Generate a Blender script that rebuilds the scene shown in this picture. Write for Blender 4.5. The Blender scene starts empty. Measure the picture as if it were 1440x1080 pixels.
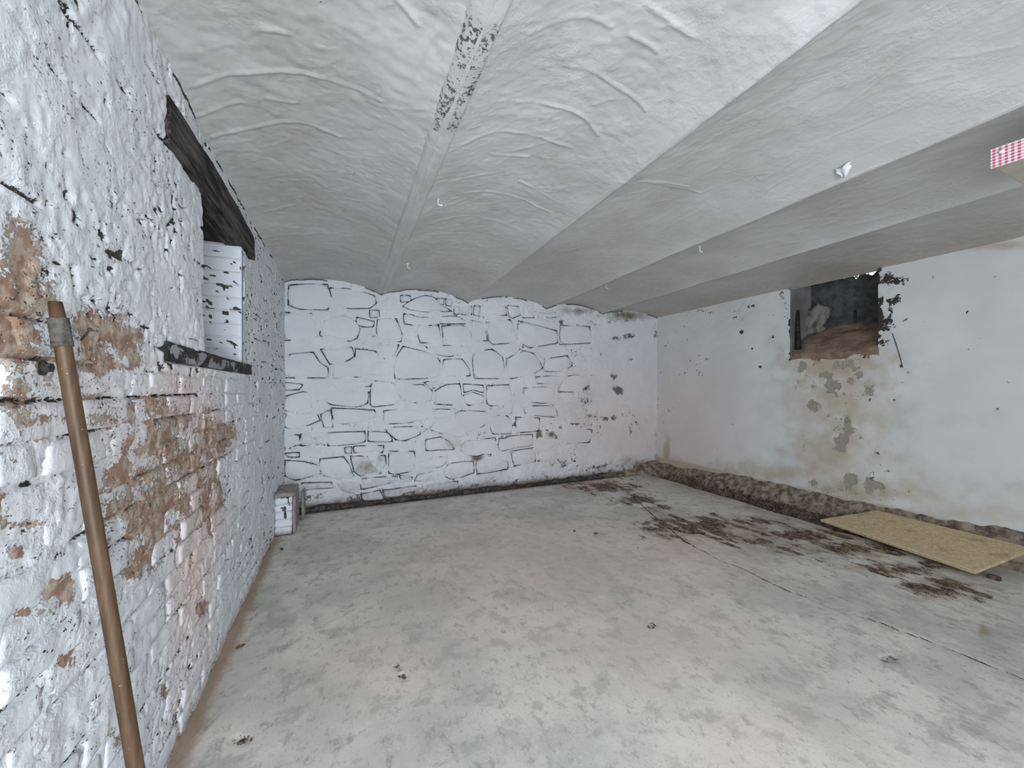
import bpy, math, random
import numpy as np
from math import sin, cos, radians, pi

random.seed(7)
SC = bpy.context.scene
C = SC.collection

# ------------------------------------------------------------------ camera, world, light, exposure
YAW = radians(23.94); FPX = 536.0; CX = 720.0; HY = 546.0; H = 1.3
cam_d = bpy.data.cameras.new('camera'); cam = bpy.data.objects.new('camera', cam_d); C.objects.link(cam)
cam.location = (0, 0, H); cam.rotation_euler = (pi / 2, 0, -YAW)
cam_d.sensor_width = 36; cam_d.lens = FPX / 1440 * 36; cam_d.shift_y = (HY - 540) / 1440
cam_d.clip_start = 0.02
SC.camera = cam

world = bpy.data.worlds.new('World'); SC.world = world; world.use_nodes = True
bg = world.node_tree.nodes['Background']
bg.inputs[0].default_value = (0.78, 0.88, 1.0, 1); bg.inputs[1].default_value = 1.0

def area(name, loc, rot, sx, sy, power, col):
    d = bpy.data.lights.new(name, 'AREA'); d.shape = 'RECTANGLE'; d.size = sx; d.size_y = sy
    d.energy = power; d.color = col
    o = bpy.data.objects.new(name, d); C.objects.link(o); o.location = loc; o.rotation_euler = rot
    return o
# daylight entering by the wide doorway behind the camera
area('doorway_daylight', (0.25, -1.78, 1.05), (radians(90), 0, 0), 1.4, 1.95, 106, (0.83, 0.915, 1.0))

SC.view_settings.view_transform = 'Standard'; SC.view_settings.look = 'None'
SC.view_settings.exposure = 0.3; SC.view_settings.gamma = 1.0
SC.view_settings.use_curve_mapping = False
SC.cycles.use_denoising = True
SC.cycles.max_bounces = 8; SC.cycles.diffuse_bounces = 6

# ------------------------------------------------------------------ room measures
XL, XR, YB, YR = -0.55, 4.53, 4.56, -1.8
ZW = 2.62                                    # walls run up past the vaults

# photo pixel -> point on one of the room's planes (measuring only)
def ray(px, py):
    u = (px - CX) / FPX; v = (HY - py) / FPX
    return (sin(YAW) + u * cos(YAW), cos(YAW) - u * sin(YAW), v)
def on_x(px, py, X):
    d = ray(px, py); t = X / d[0]; return (t * d[1], H + t * d[2])
def on_y(px, py, Y):
    d = ray(px, py); t = Y / d[1]; return (t * d[0], H + t * d[2])
def on_z(px, py, z=0.0):
    d = ray(px, py); t = (z - H) / d[2]; return (t * d[0], t * d[1])
PL = {'L': lambda x, y: on_x(x, y, XL), 'R': lambda x, y: on_x(x, y, XR), 'B': lambda x, y: on_y(x, y, YB),
      'F': lambda x, y: on_z(x, y, 0.0), 'C': lambda x, y: on_z(x, y, 2.43)}

# ------------------------------------------------------------------ noise in numpy
_tab = np.random.RandomState(3).rand(16, 256, 256)
def vnoise(x, y, seed=0):
    t = _tab[seed % 16]
    x = x + seed * 17.31; y = y + seed * 9.77
    xi = np.floor(x).astype(int); yi = np.floor(y).astype(int)
    fx = x - xi; fy = y - yi
    fx = fx * fx * fx * (fx * (fx * 6 - 15) + 10); fy = fy * fy * fy * (fy * (fy * 6 - 15) + 10)
    a = t[xi & 255, yi & 255]; b = t[(xi + 1) & 255, yi & 255]
    c_ = t[xi & 255, (yi + 1) & 255]; d = t[(xi + 1) & 255, (yi + 1) & 255]
    return (a * (1 - fx) + b * fx) * (1 - fy) + (c_ * (1 - fx) + d * fx) * fy
def fbm(x, y, scale, octs=4, seed=0, gain=0.5):
    s = 0; amp = 1; tot = 0
    for o in range(octs):
        s = s + amp * (vnoise(x * scale, y * scale, seed + o) - 0.5); tot += amp
        amp *= gain; scale *= 2.03
    return s / tot * 2          # about -1..1
def sstep(x, a, b):
    t = np.clip((x - a) / (b - a), 0, 1); return t * t * (3 - 2 * t)
def blobs(plane, U, V, lst, wob=0.35, seed=5):
    """soft ellipses measured in the photo, laid on the plane; 1 in the middle, 0.5 at the rim"""
    out = np.zeros_like(U)
    w = fbm(U, V, 9, 3, seed) * wob
    for (px, py, rx, ry, s) in lst:
        f = PL[plane]
        u0, v0 = f(px, py)
        ax = np.array(f(px + rx, py)) - np.array(f(px - rx, py)); ay = np.array(f(px, py + ry)) - np.array(f(px, py - ry))
        M = np.array([[ax[0] / 2, ay[0] / 2], [ax[1] / 2, ay[1] / 2]]); I = np.linalg.inv(M)
        R = max(abs(M).sum(axis=1)) * 2.6
        sel = (abs(U - u0) < R) & (abs(V - v0) < R)
        if not sel.any(): continue
        du = U[sel] - u0; dv = V[sel] - v0
        r = np.hypot(I[0, 0] * du + I[0, 1] * dv, I[1, 0] * du + I[1, 1] * dv)
        val = s * np.clip(1 - 0.5 * r + w[sel], 0, 1)
        out[sel] = np.maximum(out[sel], val)
    return out
def seg_dist(U, V, pts):
    d = np.full(U.shape, 9.0)
    for (a, b) in zip(pts[:-1], pts[1:]):
        ax, ay = a; bx, by = b; ex, ey = bx - ax, by - ay; L = ex * ex + ey * ey + 1e-9
        t = np.clip(((U - ax) * ex + (V - ay) * ey) / L, 0, 1)
        d = np.minimum(d, np.hypot(U - ax - t * ex, V - ay - t * ey))
    return d
def poly_sd(U, V, poly):
    d = seg_dist(U, V, list(poly) + [poly[0]])
    ins = np.zeros(U.shape, bool); n = len(poly)
    for i in range(n):
        x1, y1 = poly[i]; x2, y2 = poly[(i + 1) % n]
        cond = ((y1 > V) != (y2 > V)) & (U < (x2 - x1) * (V - y1) / (y2 - y1 + 1e-12) + x1)
        ins ^= cond
    return np.where(ins, -d, d)

# ------------------------------------------------------------------ mesh helpers
def link(name, me, mat, parent=None):
    o = bpy.data.objects.new(name, me); C.objects.link(o)
    if mat: me.materials.append(mat)
    if parent: o.parent = parent
    return o
def tag(o, label=None, cat=None, group=None, kind=None):
    if label: o['label'] = label
    if cat: o['category'] = cat
    if group: o['group'] = group
    if kind: o['kind'] = kind
    return o
def empty(name, loc=(0, 0, 0), rz=0):
    o = bpy.data.objects.new(name, None); C.objects.link(o); o.location = loc; o.rotation_euler = (0, 0, rz)
    o.empty_display_size = 0.1; return o
def set_attrs(me, attrs):
    for k, v in attrs.items():
        a = me.attributes.new(k, 'FLOAT', 'POINT'); a.data.foreach_set('value', np.ascontiguousarray(v, dtype=np.float32).ravel())
def raw_mesh(name, V, F, smooth=True):
    V = np.asarray(V, np.float32); F = np.asarray(F, np.int32); k = F.shape[1]
    me = bpy.data.meshes.new(name)
    me.vertices.add(len(V)); me.vertices.foreach_set('co', V.ravel())
    me.loops.add(F.size); me.loops.foreach_set('vertex_index', F.ravel())
    me.polygons.add(len(F)); me.polygons.foreach_set('loop_start', np.arange(0, F.size, k, dtype=np.int32))
    me.polygons.foreach_set('loop_total', np.full(len(F), k, np.int32))
    me.update(calc_edges=True); me.validate()
    me.polygons.foreach_set('use_smooth', np.full(len(me.polygons), smooth)); me.update()
    return me
def grid(name, P, mat, attrs=None, keep=None, flip=False, parent=None):
    n, m = P.shape[:2]
    idx = np.arange(n * m).reshape(n, m)
    q = np.stack([idx[:-1, :-1], idx[1:, :-1], idx[1:, 1:], idx[:-1, 1:]], -1)
    if flip: q = q[..., ::-1]
    q = q.reshape(-1, 4) if keep is None else q[keep[:-1, :-1] & keep[1:, :-1] & keep[1:, 1:] & keep[:-1, 1:]]
    me = raw_mesh(name, P.reshape(-1, 3), q)
    if attrs: set_attrs(me, attrs)
    return link(name, me, mat, parent)
class MB:
    def __init__(s): s.v = []; s.f = []
    def box(s, x0, x1, y0, y1, z0, z1, M=None):
        b = len(s.v)
        for p in [(x0, y0, z0), (x1, y0, z0), (x1, y1, z0), (x0, y1, z0), (x0, y0, z1), (x1, y0, z1), (x1, y1, z1), (x0, y1, z1)]:
            s.v.append(tuple(M @ p) if M else p)
        s.f += [tuple(b + i for i in q) for q in [(0, 3, 2, 1), (4, 5, 6, 7), (0, 1, 5, 4), (1, 2, 6, 5), (2, 3, 7, 6), (3, 0, 4, 7)]]
        return s
    def tube(s, pts, rad, n=10, cap=True):
        from mathutils import Vector
        pts = [Vector(p) for p in pts]; b0 = len(s.v)
        for i, p in enumerate(pts):
            t = (pts[min(i + 1, len(pts) - 1)] - pts[max(i - 1, 0)]).normalized()
            a = t.cross(Vector((0, 0, 1)) if abs(t.z) < 0.9 else Vector((1, 0, 0))).normalized(); bb = t.cross(a)
            r = rad[i] if isinstance(rad, (list, tuple)) else rad
            for k in range(n):
                w = 2 * pi * k / n; s.v.append(tuple(p + a * (r * cos(w)) + bb * (r * sin(w))))
        for i in range(len(pts) - 1):
            for k in range(n):
                s.f.append((b0 + i * n + k, b0 + i * n + (k + 1) % n, b0 + (i + 1) * n + (k + 1) % n, b0 + (i + 1) * n + k))
        if cap:
            s.f.append(tuple(b0 + k for k in range(n))[::-1]); e = b0 + (len(pts) - 1) * n; s.f.append(tuple(e + k for k in range(n)))
        return s
    def build(s, name, mat, parent=None, smooth=False, bevel=0):
        me = bpy.data.meshes.new(name); me.from_pydata(s.v, [], s.f); me.update()
        me.polygons.foreach_set('use_smooth', np.full(len(me.polygons), smooth)); me.update()
        o = link(name, me, mat, parent)
        if bevel:
            b = o.modifiers.new('bevel', 'BEVEL'); b.width = bevel; b.segments = 2
        return o
def rough_block(name, cen, half, mat, parent=None, seg=(6, 3, 4), rnd=0.15, noise=0.004, seed=0, attrs=None, freq=14):
    """a worn block: subdivided box, edges rounded, surface uneven"""
    import bmesh
    bm = bmesh.new(); bmesh.ops.create_cube(bm, size=2)
    bmesh.ops.subdivide_edges(bm, edges=[e for e in bm.edges if abs(e.verts[0].co.x - e.verts[1].co.x) > 1], cuts=seg[0] - 1)
    bmesh.ops.subdivide_edges(bm, edges=[e for e in bm.edges if abs(e.verts[0].co.y - e.verts[1].co.y) > 1], cuts=seg[1] - 1, use_grid_fill=True)
    bmesh.ops.subdivide_edges(bm, edges=[e for e in bm.edges if abs(e.verts[0].co.z - e.verts[1].co.z) > 1], cuts=seg[2] - 1, use_grid_fill=True)
    V = np.array([v.co[:] for v in bm.verts])
    me = bpy.data.meshes.new(name)
    m = np.array(half); r = rnd * m.min()
    P = V * m
    inner = np.clip(P, -(m - r), (m - r)); d = P - inner; L = np.linalg.norm(d, axis=1, keepdims=True)
    P = np.where(L > 1e-6, inner + d / np.maximum(L, 1e-6) * r, P)
    W = P + np.array(cen)
    for k in range(3):
        W[:, k] += noise * fbm(W[:, (k + 1) % 3] + W[:, k] * 0.7, W[:, (k + 2) % 3] + 3.1 * k, freq, 3, seed + k)
    for v, w in zip(bm.verts, W): v.co = w
    bmesh.ops.recalc_face_normals(bm, faces=bm.faces)
    bm.to_mesh(me); bm.free()
    me.polygons.foreach_set('use_smooth', np.full(len(me.polygons), True)); me.update()
    if attrs: set_attrs(me, {k: f(W) for k, f in attrs.items()})
    return link(name, me, mat, parent)

# ------------------------------------------------------------------ materials
class Mat:
    def __init__(s, name, rough=0.85, spec=0.25):
        s.m = bpy.data.materials.new(name); s.m.use_nodes = True; s.nt = s.m.node_tree
        s.b = s.nt.nodes['Principled BSDF']; s.b.inputs['Roughness'].default_value = rough
        s.b.inputs['Specular IOR Level'].default_value = spec
        s.pos = s.nt.nodes.new('ShaderNodeNewGeometry').outputs['Position']
    def put(s, sock, v):
        if hasattr(v, 'is_output') or isinstance(v, bpy.types.NodeSocket): s.nt.links.new(v, sock)
        elif isinstance(v, (tuple, list)): sock.default_value = (*v, 1) if len(v) == 3 and len(sock.default_value) == 4 else v
        else: sock.default_value = v
    def noise(s, scale, detail=4, rough=0.55, vec=None, dist=0.0):
        n = s.nt.nodes.new('ShaderNodeTexNoise'); n.inputs['Scale'].default_value = scale; n.inputs['Detail'].default_value = detail
        n.inputs['Roughness'].default_value = rough; n.inputs['Distortion'].default_value = dist
        s.put(n.inputs['Vector'], vec or s.pos); return n.outputs[0]
    def voro(s, scale, feature='DISTANCE_TO_EDGE', vec=None):
        n = s.nt.nodes.new('ShaderNodeTexVoronoi'); n.feature = feature; n.inputs['Scale'].default_value = scale
        s.put(n.inputs['Vector'], vec or s.pos); return n.outputs[0]
    def scaled(s, v):
        n = s.nt.nodes.new('ShaderNodeVectorMath'); n.operation = 'MULTIPLY'; s.put(n.inputs[0], s.pos); n.inputs[1].default_value = v
        return n.outputs[0]
    def math(s, op, a, b=0.0, clamp=False):
        n = s.nt.nodes.new('ShaderNodeMath'); n.operation = op; n.use_clamp = clamp
        s.put(n.inputs[0], a); s.put(n.inputs[1], b); return n.outputs[0]
    def ramp(s, x, lo, hi, a=0.0, b=1.0):
        n = s.nt.nodes.new('ShaderNodeMapRange'); n.interpolation_type = 'SMOOTHSTEP'; s.put(n.inputs[0], x)
        n.inputs[1].default_value = lo; n.inputs[2].default_value = hi; n.inputs[3].default_value = a; n.inputs[4].default_value = b
        return n.outputs[0]
    def mix(s, f, a, b):
        n = s.nt.nodes.new('ShaderNodeMix'); n.data_type = 'RGBA'
        s.put(n.inputs[0], f); s.put(n.inputs[6], a); s.put(n.inputs[7], b); return n.outputs[2]
    def attr(s, name):
        n = s.nt.nodes.new('ShaderNodeAttribute'); n.attribute_name = name; return n.outputs['Fac']
    def add(s, *xs):
        r = xs[0]
        for x in xs[1:]: r = s.math('ADD', r, x)
        return r
    def mul(s, a, b): return s.math('MULTIPLY', a, b)
    def bump(s, h, strength=0.6, dist=0.004):
        n = s.nt.nodes.new('ShaderNodeBump'); n.inputs['Strength'].default_value = strength; n.inputs['Distance'].default_value = dist
        s.put(n.inputs['Height'], h); s.nt.links.new(n.outputs[0], s.b.inputs['Normal'])
    def col(s, c): s.put(s.b.inputs['Base Color'], c); return s

def paint_mat(name, c1, c2, bareA, bare_shadeB, stainc, fine=70, mid=16, bstr=0.7, bdist=0.005, edge=0.5, speck=0.0, speckc=(0.05, 0.045, 0.04), rough=0.75, bare_noise=0.9):
    m = Mat(name, rough)
    nf = m.noise(fine, 4, 0.68); nm = m.noise(mid, 3, 0.6); nl = m.noise(2.3, 2)
    wob = m.add(m.mul(m.math('SUBTRACT', nf, 0.5), bare_noise), m.mul(m.math('SUBTRACT', nm, 0.5), 0.45))
    bare = m.ramp(m.add(m.attr('bare'), wob), 0.5, 0.57)
    stain = m.ramp(m.add(m.attr('stain'), m.mul(m.math('SUBTRACT', nm, 0.5), 0.5)), 0.1, 0.95)
    c = m.mix(m.ramp(nl, 0.35, 0.65), c1, c2)
    c = m.mix(m.mul(m.attr('pink'), 0.8), c, (0.74, 0.48, 0.41))
    c = m.mix(stain, c, stainc)
    bc = m.mix(m.ramp(m.noise(28, 4), 0.4, 0.62), bareA, bare_shadeB)
    c = m.mix(bare, c, bc)
    dark = m.ramp(m.add(m.attr('dark'), m.mul(m.math('SUBTRACT', nf, 0.5), 1.3), m.mul(m.math('SUBTRACT', nm, 0.5), 0.7)), 0.52, 0.6)
    if speck:
        sp = m.ramp(m.noise(fine * 0.6, 3, 0.7, vec=m.scaled((1, 1, 1.6))), 0.71 - speck * 0.1, 0.74 - speck * 0.1)
        dark = m.math('MAXIMUM', dark, m.mul(sp, m.ramp(m.noise(6, 3), 0.42, 0.6)))
    c = m.mix(dark, c, speckc)
    m.col(c)
    hgt = m.add(m.mul(m.add(m.mul(nf, 0.55), nm), m.ramp(m.noise(mid * 0.16, 2), 0.40, 0.60, 0.30, 1.0)), m.mul(bare, -edge), m.mul(dark, -edge))
    m.bump(hgt, bstr, bdist)
    return m.m

WHITE1, WHITE2 = (0.78, 0.795, 0.82), (0.71, 0.73, 0.76)
M_left = paint_mat('painted_brick', WHITE1, WHITE2, (0.34, 0.205, 0.145), (0.52, 0.43, 0.345), (0.45, 0.38, 0.32), 105, 44, 1.0, 0.005, 0.9, speck=0.9, speckc=(0.06, 0.052, 0.045), bare_noise=1.35)
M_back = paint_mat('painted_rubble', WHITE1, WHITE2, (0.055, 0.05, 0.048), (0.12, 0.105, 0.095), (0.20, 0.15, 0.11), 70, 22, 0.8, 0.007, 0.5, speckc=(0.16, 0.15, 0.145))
M_flake = paint_mat('painted_plaster', (0.74, 0.745, 0.74), (0.68, 0.69, 0.685), (0.38, 0.33, 0.27), (0.31, 0.29, 0.255), (0.50, 0.42, 0.32), 70, 9, 0.35, 0.003, 0.8, speck=0.0)
M_ceil = paint_mat('ceiling_plaster', (0.60, 0.595, 0.585), (0.52, 0.512, 0.495), (0.10, 0.10, 0.10), (0.18, 0.17, 0.16), (0.36, 0.30, 0.24), 60, 22, 0.9, 0.005, 0.6, rough=0.38)
M_reveal = paint_mat('painted_reveal', (0.80, 0.81, 0.85), (0.76, 0.78, 0.83), (0.06, 0.055, 0.05), (0.12, 0.11, 0.1), (0.3, 0.25, 0.2), 60, 16, 0.4, 0.004, 0.5)

def floor_mat():
    m = Mat('old_concrete', 0.72, 0.35)
    n1 = m.noise(1.6, 3, 0.6); n2 = m.noise(7, 4, 0.7); n3 = m.noise(90, 3, 0.7); n4 = m.noise(24, 4, 0.7, dist=0.6)
    n5 = m.noise(12, 4, 0.75, vec=m.scaled((1.35, 0.85, 1))); n6 = m.noise(150, 4, 0.7)
    c = m.mix(m.ramp(n1, 0.38, 0.62), (0.57, 0.55, 0.505), (0.73, 0.68, 0.615))
    c = m.mix(m.mul(m.ramp(n2, 0.5, 0.64), 0.7), c, (0.42, 0.41, 0.375))
    c = m.mix(m.mul(m.ramp(n5, 0.55, 0.66), 0.6), c, (0.31, 0.295, 0.265))
    c = m.mix(m.mul(m.ramp(n4, 0.57, 0.72), 0.55), c, (0.30, 0.275, 0.24))
    c = m.mix(m.mul(m.ramp(m.noise(5, 6, 0.7), 0.56, 0.7), 0.5), c, (0.80, 0.755, 0.69))
    c = m.mix(m.mul(m.ramp(n3, 0.58, 0.70), 0.5), c, (0.34, 0.32, 0.295))
    c = m.mix(m.mul(m.ramp(n6, 0.62, 0.70), 0.5), c, (0.84, 0.82, 0.78))
    c = m.mix(m.mul(m.attr('pink'), 0.85), c, (0.74, 0.57, 0.48))
    c = m.mix(m.mul(m.ramp(m.add(m.attr('damp'), m.mul(m.math('SUBTRACT', n5, 0.5), 1.0)), 0.15, 0.85), 0.7), c, (0.37, 0.37, 0.335))
    rust = m.ramp(m.add(m.attr('stain'), m.mul(m.math('SUBTRACT', n5, 0.5), 0.8)), 0.2, 0.85)
    c = m.mix(m.mul(rust, 0.8), c, (0.33, 0.22, 0.15))
    bare = m.ramp(m.add(m.attr('bare'), m.mul(m.math('SUBTRACT', n5, 0.5), 1.5), m.mul(m.math('SUBTRACT', n3, 0.5), 1.0)), 0.46, 0.70)
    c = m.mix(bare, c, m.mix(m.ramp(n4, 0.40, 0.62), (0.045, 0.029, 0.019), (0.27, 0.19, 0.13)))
    m.col(c)
    m.b.inputs['Roughness'].default_value = 0.7
    m.bump(m.add(m.mul(n3, 0.35), n4, m.mul(bare, -0.6)), 0.4, 0.003)
    return m.m
M_floor = floor_mat()

def simple(name, c1, c2, scale=20, rough=0.85, bstr=0.6, bdist=0.004, vec=None, spec=0.25):
    m = Mat(name, rough, spec); v = m.scaled(vec) if vec else None
    n = m.noise(scale, 5, 0.65, vec=v)
    m.col(m.mix(m.ramp(n, 0.36, 0.64), c1, c2)); m.bump(n, bstr, bdist); return m.m
M_soil = simple('dark_soil', (0.030, 0.020, 0.014), (0.085, 0.058, 0.04), 45, 0.95, 1.0, 0.01)
M_ledge = simple('earthy_cement', (0.12, 0.085, 0.062), (0.36, 0.295, 0.235), 15, 0.95, 1.0, 0.012)
M_chip = simple('debris_chip', (0.05, 0.032, 0.022), (0.20, 0.15, 0.115), 30, 0.95)
M_black = simple('blackened_timber', (0.012, 0.011, 0.010), (0.05, 0.042, 0.036), 30, 0.8, 0.8, 0.006, vec=(1, 0.12, 1))
M_timber = simple('weathered_dark_timber', (0.009, 0.008, 0.007), (0.115, 0.098, 0.085), 38, 0.8, 1.0, 0.008, vec=(1, 0.10, 1))
M_hook = simple('white_plastic', (0.86, 0.86, 0.86), (0.8, 0.8, 0.8), 60, 0.4, 0.1, 0.001)
M_steel = simple('dark_iron', (0.03, 0.027, 0.025), (0.10, 0.075, 0.06), 80, 0.6, 0.5, 0.001)
M_slate = simple('dark_grey_board', (0.050, 0.054, 0.056), (0.10, 0.105, 0.105), 10, 0.85, 0.7, 0.006)
M_dirtsill = simple('earth_sill', (0.20, 0.135, 0.10), (0.34, 0.245, 0.185), 8, 0.95, 1.0, 0.012)
M_cap = simple('grey_cement', (0.22, 0.205, 0.19), (0.36, 0.34, 0.315), 12, 0.9, 0.8, 0.006)
M_leaf = simple('green_leaf', (0.30, 0.50, 0.04), (0.65, 0.75, 0.12), 20, 0.6)
M_dry = simple('dry_leaf', (0.14, 0.08, 0.035), (0.26, 0.16, 0.07), 60, 0.8)
M_tape = simple('grey_wrapping', (0.055, 0.048, 0.04), (0.13, 0.115, 0.095), 70, 0.9, 0.9, 0.003)
M_flk = simple('paint_flake', (0.80, 0.81, 0.84), (0.74, 0.75, 0.78), 30, 0.6, 0.2, 0.001)

def wood_pole_mat():
    m = Mat('brown_wood', 0.5, 0.4)
    n = m.noise(90, 5, 0.6, vec=m.scaled((1, 1, 0.07))); n2 = m.noise(9, 4)
    c = m.mix(m.ramp(n, 0.35, 0.68), (0.060, 0.031, 0.015), (0.125, 0.068, 0.033))
    c = m.mix(m.mul(m.ramp(n2, 0.52, 0.72), 0.5), c, (0.05, 0.028, 0.016))
    c = m.mix(m.ramp(m.noise(220, 2), 0.72, 0.76), c, (0.5, 0.38, 0.26))
    m.col(c); m.bump(n, 0.3, 0.001); return m.m
M_pole = wood_pole_mat()
def osb_mat():
    m = Mat('chipboard', 0.8, 0.2)
    n = m.voro(38, 'F1', vec=m.scaled((1.5, 0.7, 1))); n2 = m.noise(60, 5, 0.7); n3 = m.noise(7, 4, 0.6)
    c = m.mix(m.ramp(n2, 0.35, 0.65), (0.50, 0.39, 0.22), (0.66, 0.53, 0.33))
    c = m.mix(m.mul(m.ramp(n, 0.3, 0.7), 0.35), c, (0.42, 0.31, 0.17))
    c = m.mix(m.mul(m.ramp(n3, 0.55, 0.7), 0.6), c, (0.30, 0.22, 0.12))
    c = m.mix(m.mul(m.ramp(m.noise(30, 4, 0.7, vec=m.scaled((1.8, 0.6, 1))), 0.64, 0.7), 0.8), c, (0.16, 0.11, 0.06))
    m.col(c); m.bump(n2, 0.4, 0.002); return m.m
M_osb = osb_mat()
def gingham():
    m = Mat('red_gingham', 0.8, 0.2)
    sep = m.nt.nodes.new('ShaderNodeSeparateXYZ'); m.put(sep.inputs[0], m.pos)
    def stripe(s, period):
        return m.math('LESS_THAN', m.math('FRACT', m.math('DIVIDE', s, period)), 0.5)
    a = stripe(sep.outputs[1], 0.0175); b = stripe(sep.outputs[2], 0.0135)
    f = m.mul(m.add(a, b), 0.5)
    m.col(m.mix(f, (0.88, 0.84, 0.86), (0.62, 0.055, 0.14))); return m.m
M_ging = gingham()
M_pale = simple('beige_board', (0.42, 0.38, 0.31), (0.50, 0.455, 0.375), 8, 0.8, 0.2, 0.002)

# ================================================================== THE SETTING
# ---------------- floor: concrete slab, its broken edge short of the back and right walls
EDGE_Y = 4.475
def slab_edge_x(y): return 4.16 + 0.03 * np.sin(y * 2.1) + 0.03 * fbm(y, y * 0 + 2.0, 3.0, 3, 4)
def axis(parts):
    out = []
    for a, b, s in parts: out.append(np.linspace(a, b, max(2, int(round((b - a) / s))), endpoint=False))
    out.append([parts[-1][1]]); return np.concatenate(out)
fx = axis([(XL - 0.06, 3.4, 0.013), (3.4, 4.16, 0.011)]); fy = axis([(YR - 1.2, 0.5, 0.06), (0.5, EDGE_Y, 0.011)])
T = (fx - fx[0]) / (fx[-1] - fx[0])
Yg = np.repeat(fy[None], len(fx), 0)
ex = slab_edge_x(Yg)
# past the board the slab runs on up to the wall
ex = ex + (XR + 0.02 - ex) * sstep(-Yg, -1.32, -1.18)
Xg = fx[0] + T[:, None] * (ex - fx[0])
Zg = 0.003 * fbm(Xg, Yg, 2.2, 4, 1) + 0.0012 * fbm(Xg, Yg, 18, 3, 2)
crackA = [PL['F'](x, y) for x, y in [(880, 690), (905, 712), (930, 735), (965, 762), (1010, 785), (1050, 803), (1110, 832), (1180, 857), (1250, 880), (1320, 906), (1390, 935), (1440, 955)]]
crackA = crackA + [(3.0, -0.2)]
wob = 0.020 * fbm(Xg, Yg, 6, 4, 8)
dA = seg_dist(Xg + wob, Yg + wob, crackA)
crackB = [PL['F'](x, y) for x, y in [(1130, 765), (1200, 792), (1290, 822), (1385, 843)]]
dB = seg_dist(Xg + wob, Yg - wob, crackB)
Zg += -0.004 * np.exp(-(dA / 0.007) ** 2)
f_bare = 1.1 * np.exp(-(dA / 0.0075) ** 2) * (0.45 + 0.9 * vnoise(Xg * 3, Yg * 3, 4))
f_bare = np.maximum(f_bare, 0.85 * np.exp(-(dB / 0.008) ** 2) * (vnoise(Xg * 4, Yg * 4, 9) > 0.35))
# damp, soil coloured scars parallel to the right wall
streak = fbm(Xg * 5, Yg, 3.0, 4, 6)
sc = blobs('F', Xg, Yg, [(850, 683, 38, 7, 1), (893, 703, 26, 6, 1), (925, 716, 16, 6, .9), (985, 742, 62, 11, 1.05), (948, 733, 26, 8, .95), (1110, 752, 85, 9, .95), (1055, 735, 50, 6, .85),
                        (1180, 772, 75, 9, .9), (1270, 800, 60, 8, .95), (1335, 826, 55, 12, 1.0), (1375, 838, 18, 7, .9), (1060, 760, 40, 7, .8)], 0.5, 3)
f_bare = np.maximum(f_bare, sc * 1.02 + 0.62 * streak * (sc > 0.05))
pits = [(915, 879, 9, 7), (560, 938, 8, 6), (566, 950, 6, 4), (341, 1040, 15, 7), (1250, 926, 12, 5), (1180, 745, 10, 3)]
for (px, py, rx, ry) in pits:
    pm = blobs('F', Xg, Yg, [(px, py, rx, ry, 1)], 0.25, 7)
    Zg -= 0.005 * sstep(pm, 0.45, 0.75)
    f_bare = np.maximum(f_bare, 0.8 * sstep(pm, 0.35, 0.6) * (0.62 if px in (1250, 341) else 0.85))
wl = Xg - XL
f_stain = 1.0 * np.exp(-(wl / (0.075 + 0.03 * fbm(Xg * 0, Yg, 2.0, 3, 4))) ** 2)
f_stain = np.maximum(f_stain, 0.85 * np.exp(-((EDGE_Y - Yg) / 0.07) ** 2))
f_stain = np.maximum(f_stain, 0.55 * np.exp(-((ex - Xg) / 0.30) ** 2) * (Yg > 1.2))
f_stain = np.maximum(f_stain, 0.56 * sstep(sc, 0.05, 0.5))
f_stain = np.maximum(f_stain, blobs('F', Xg, Yg, [(415, 790, 35, 14, .35), (1000, 750, 120, 25, .38), (1383, 885, 8, 10, .8), (1300, 835, 80, 14, .3), (700, 690, 80, 10, .25)], 0.3))
f_pink = blobs('F', Xg, Yg, [(740, 780, 150, 50, .65), (960, 770, 90, 40, .7), (930, 900, 130, 60, .5), (540, 930, 90, 40, .4), (1080, 1040, 120, 60, .35), (760, 850, 200, 60, .4)], 0.3)  # pink light leaks tinted into the floor colour
f_damp = blobs('F', Xg, Yg, [(385, 870, 28, 25, .9), (300, 1000, 40, 40, .5), (570, 770, 130, 20, .35), (1080, 775, 60, 22, .55), (1250, 860, 150, 40, .45), (1400, 890, 60, 40, .6), (720, 840, 60, 25, .45),
                             (690, 1050, 120, 30, .6), (1110, 950, 40, 16, .6), (620, 820, 30, 12, .45), (430, 950, 50, 20, .35), (1360, 1020, 120, 40, .4)], 0.5)
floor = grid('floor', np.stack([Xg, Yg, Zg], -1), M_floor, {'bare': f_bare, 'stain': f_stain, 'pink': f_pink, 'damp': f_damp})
tag(floor, 'worn grey concrete floor with damp scars and a long crack', kind='structure')
# slab edges (thickness of the concrete in the gaps)
def skirt(name, top, depth, mat, parent):
    top = np.asarray(top); low = top.copy(); low[:, 2] -= depth
    n = len(top); V = np.concatenate([top, low]); i = np.arange(n - 1)
    return link(name, raw_mesh(name, V, np.stack([i, i + 1, i + 1 + n, i + n], -1)), mat, parent)
P = np.stack([Xg, Yg, Zg], -1)
skirt('slab_edge', P[:, -1], 0.12, M_soil, floor); skirt('slab_edge', P[-1, fy > 0.4], 0.12, M_soil, floor)
bx = np.linspace(XL - 0.1, XR + 0.1, 130); by = np.linspace(YR - 0.2, YB + 0.15, 150)
BX, BY = np.meshgrid(bx, by, indexing='ij')
grid('soil_bed', np.stack([BX, BY, -0.075 + 0.02 * fbm(BX, BY, 9, 3, 2)], -1), M_soil, parent=floor)

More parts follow.
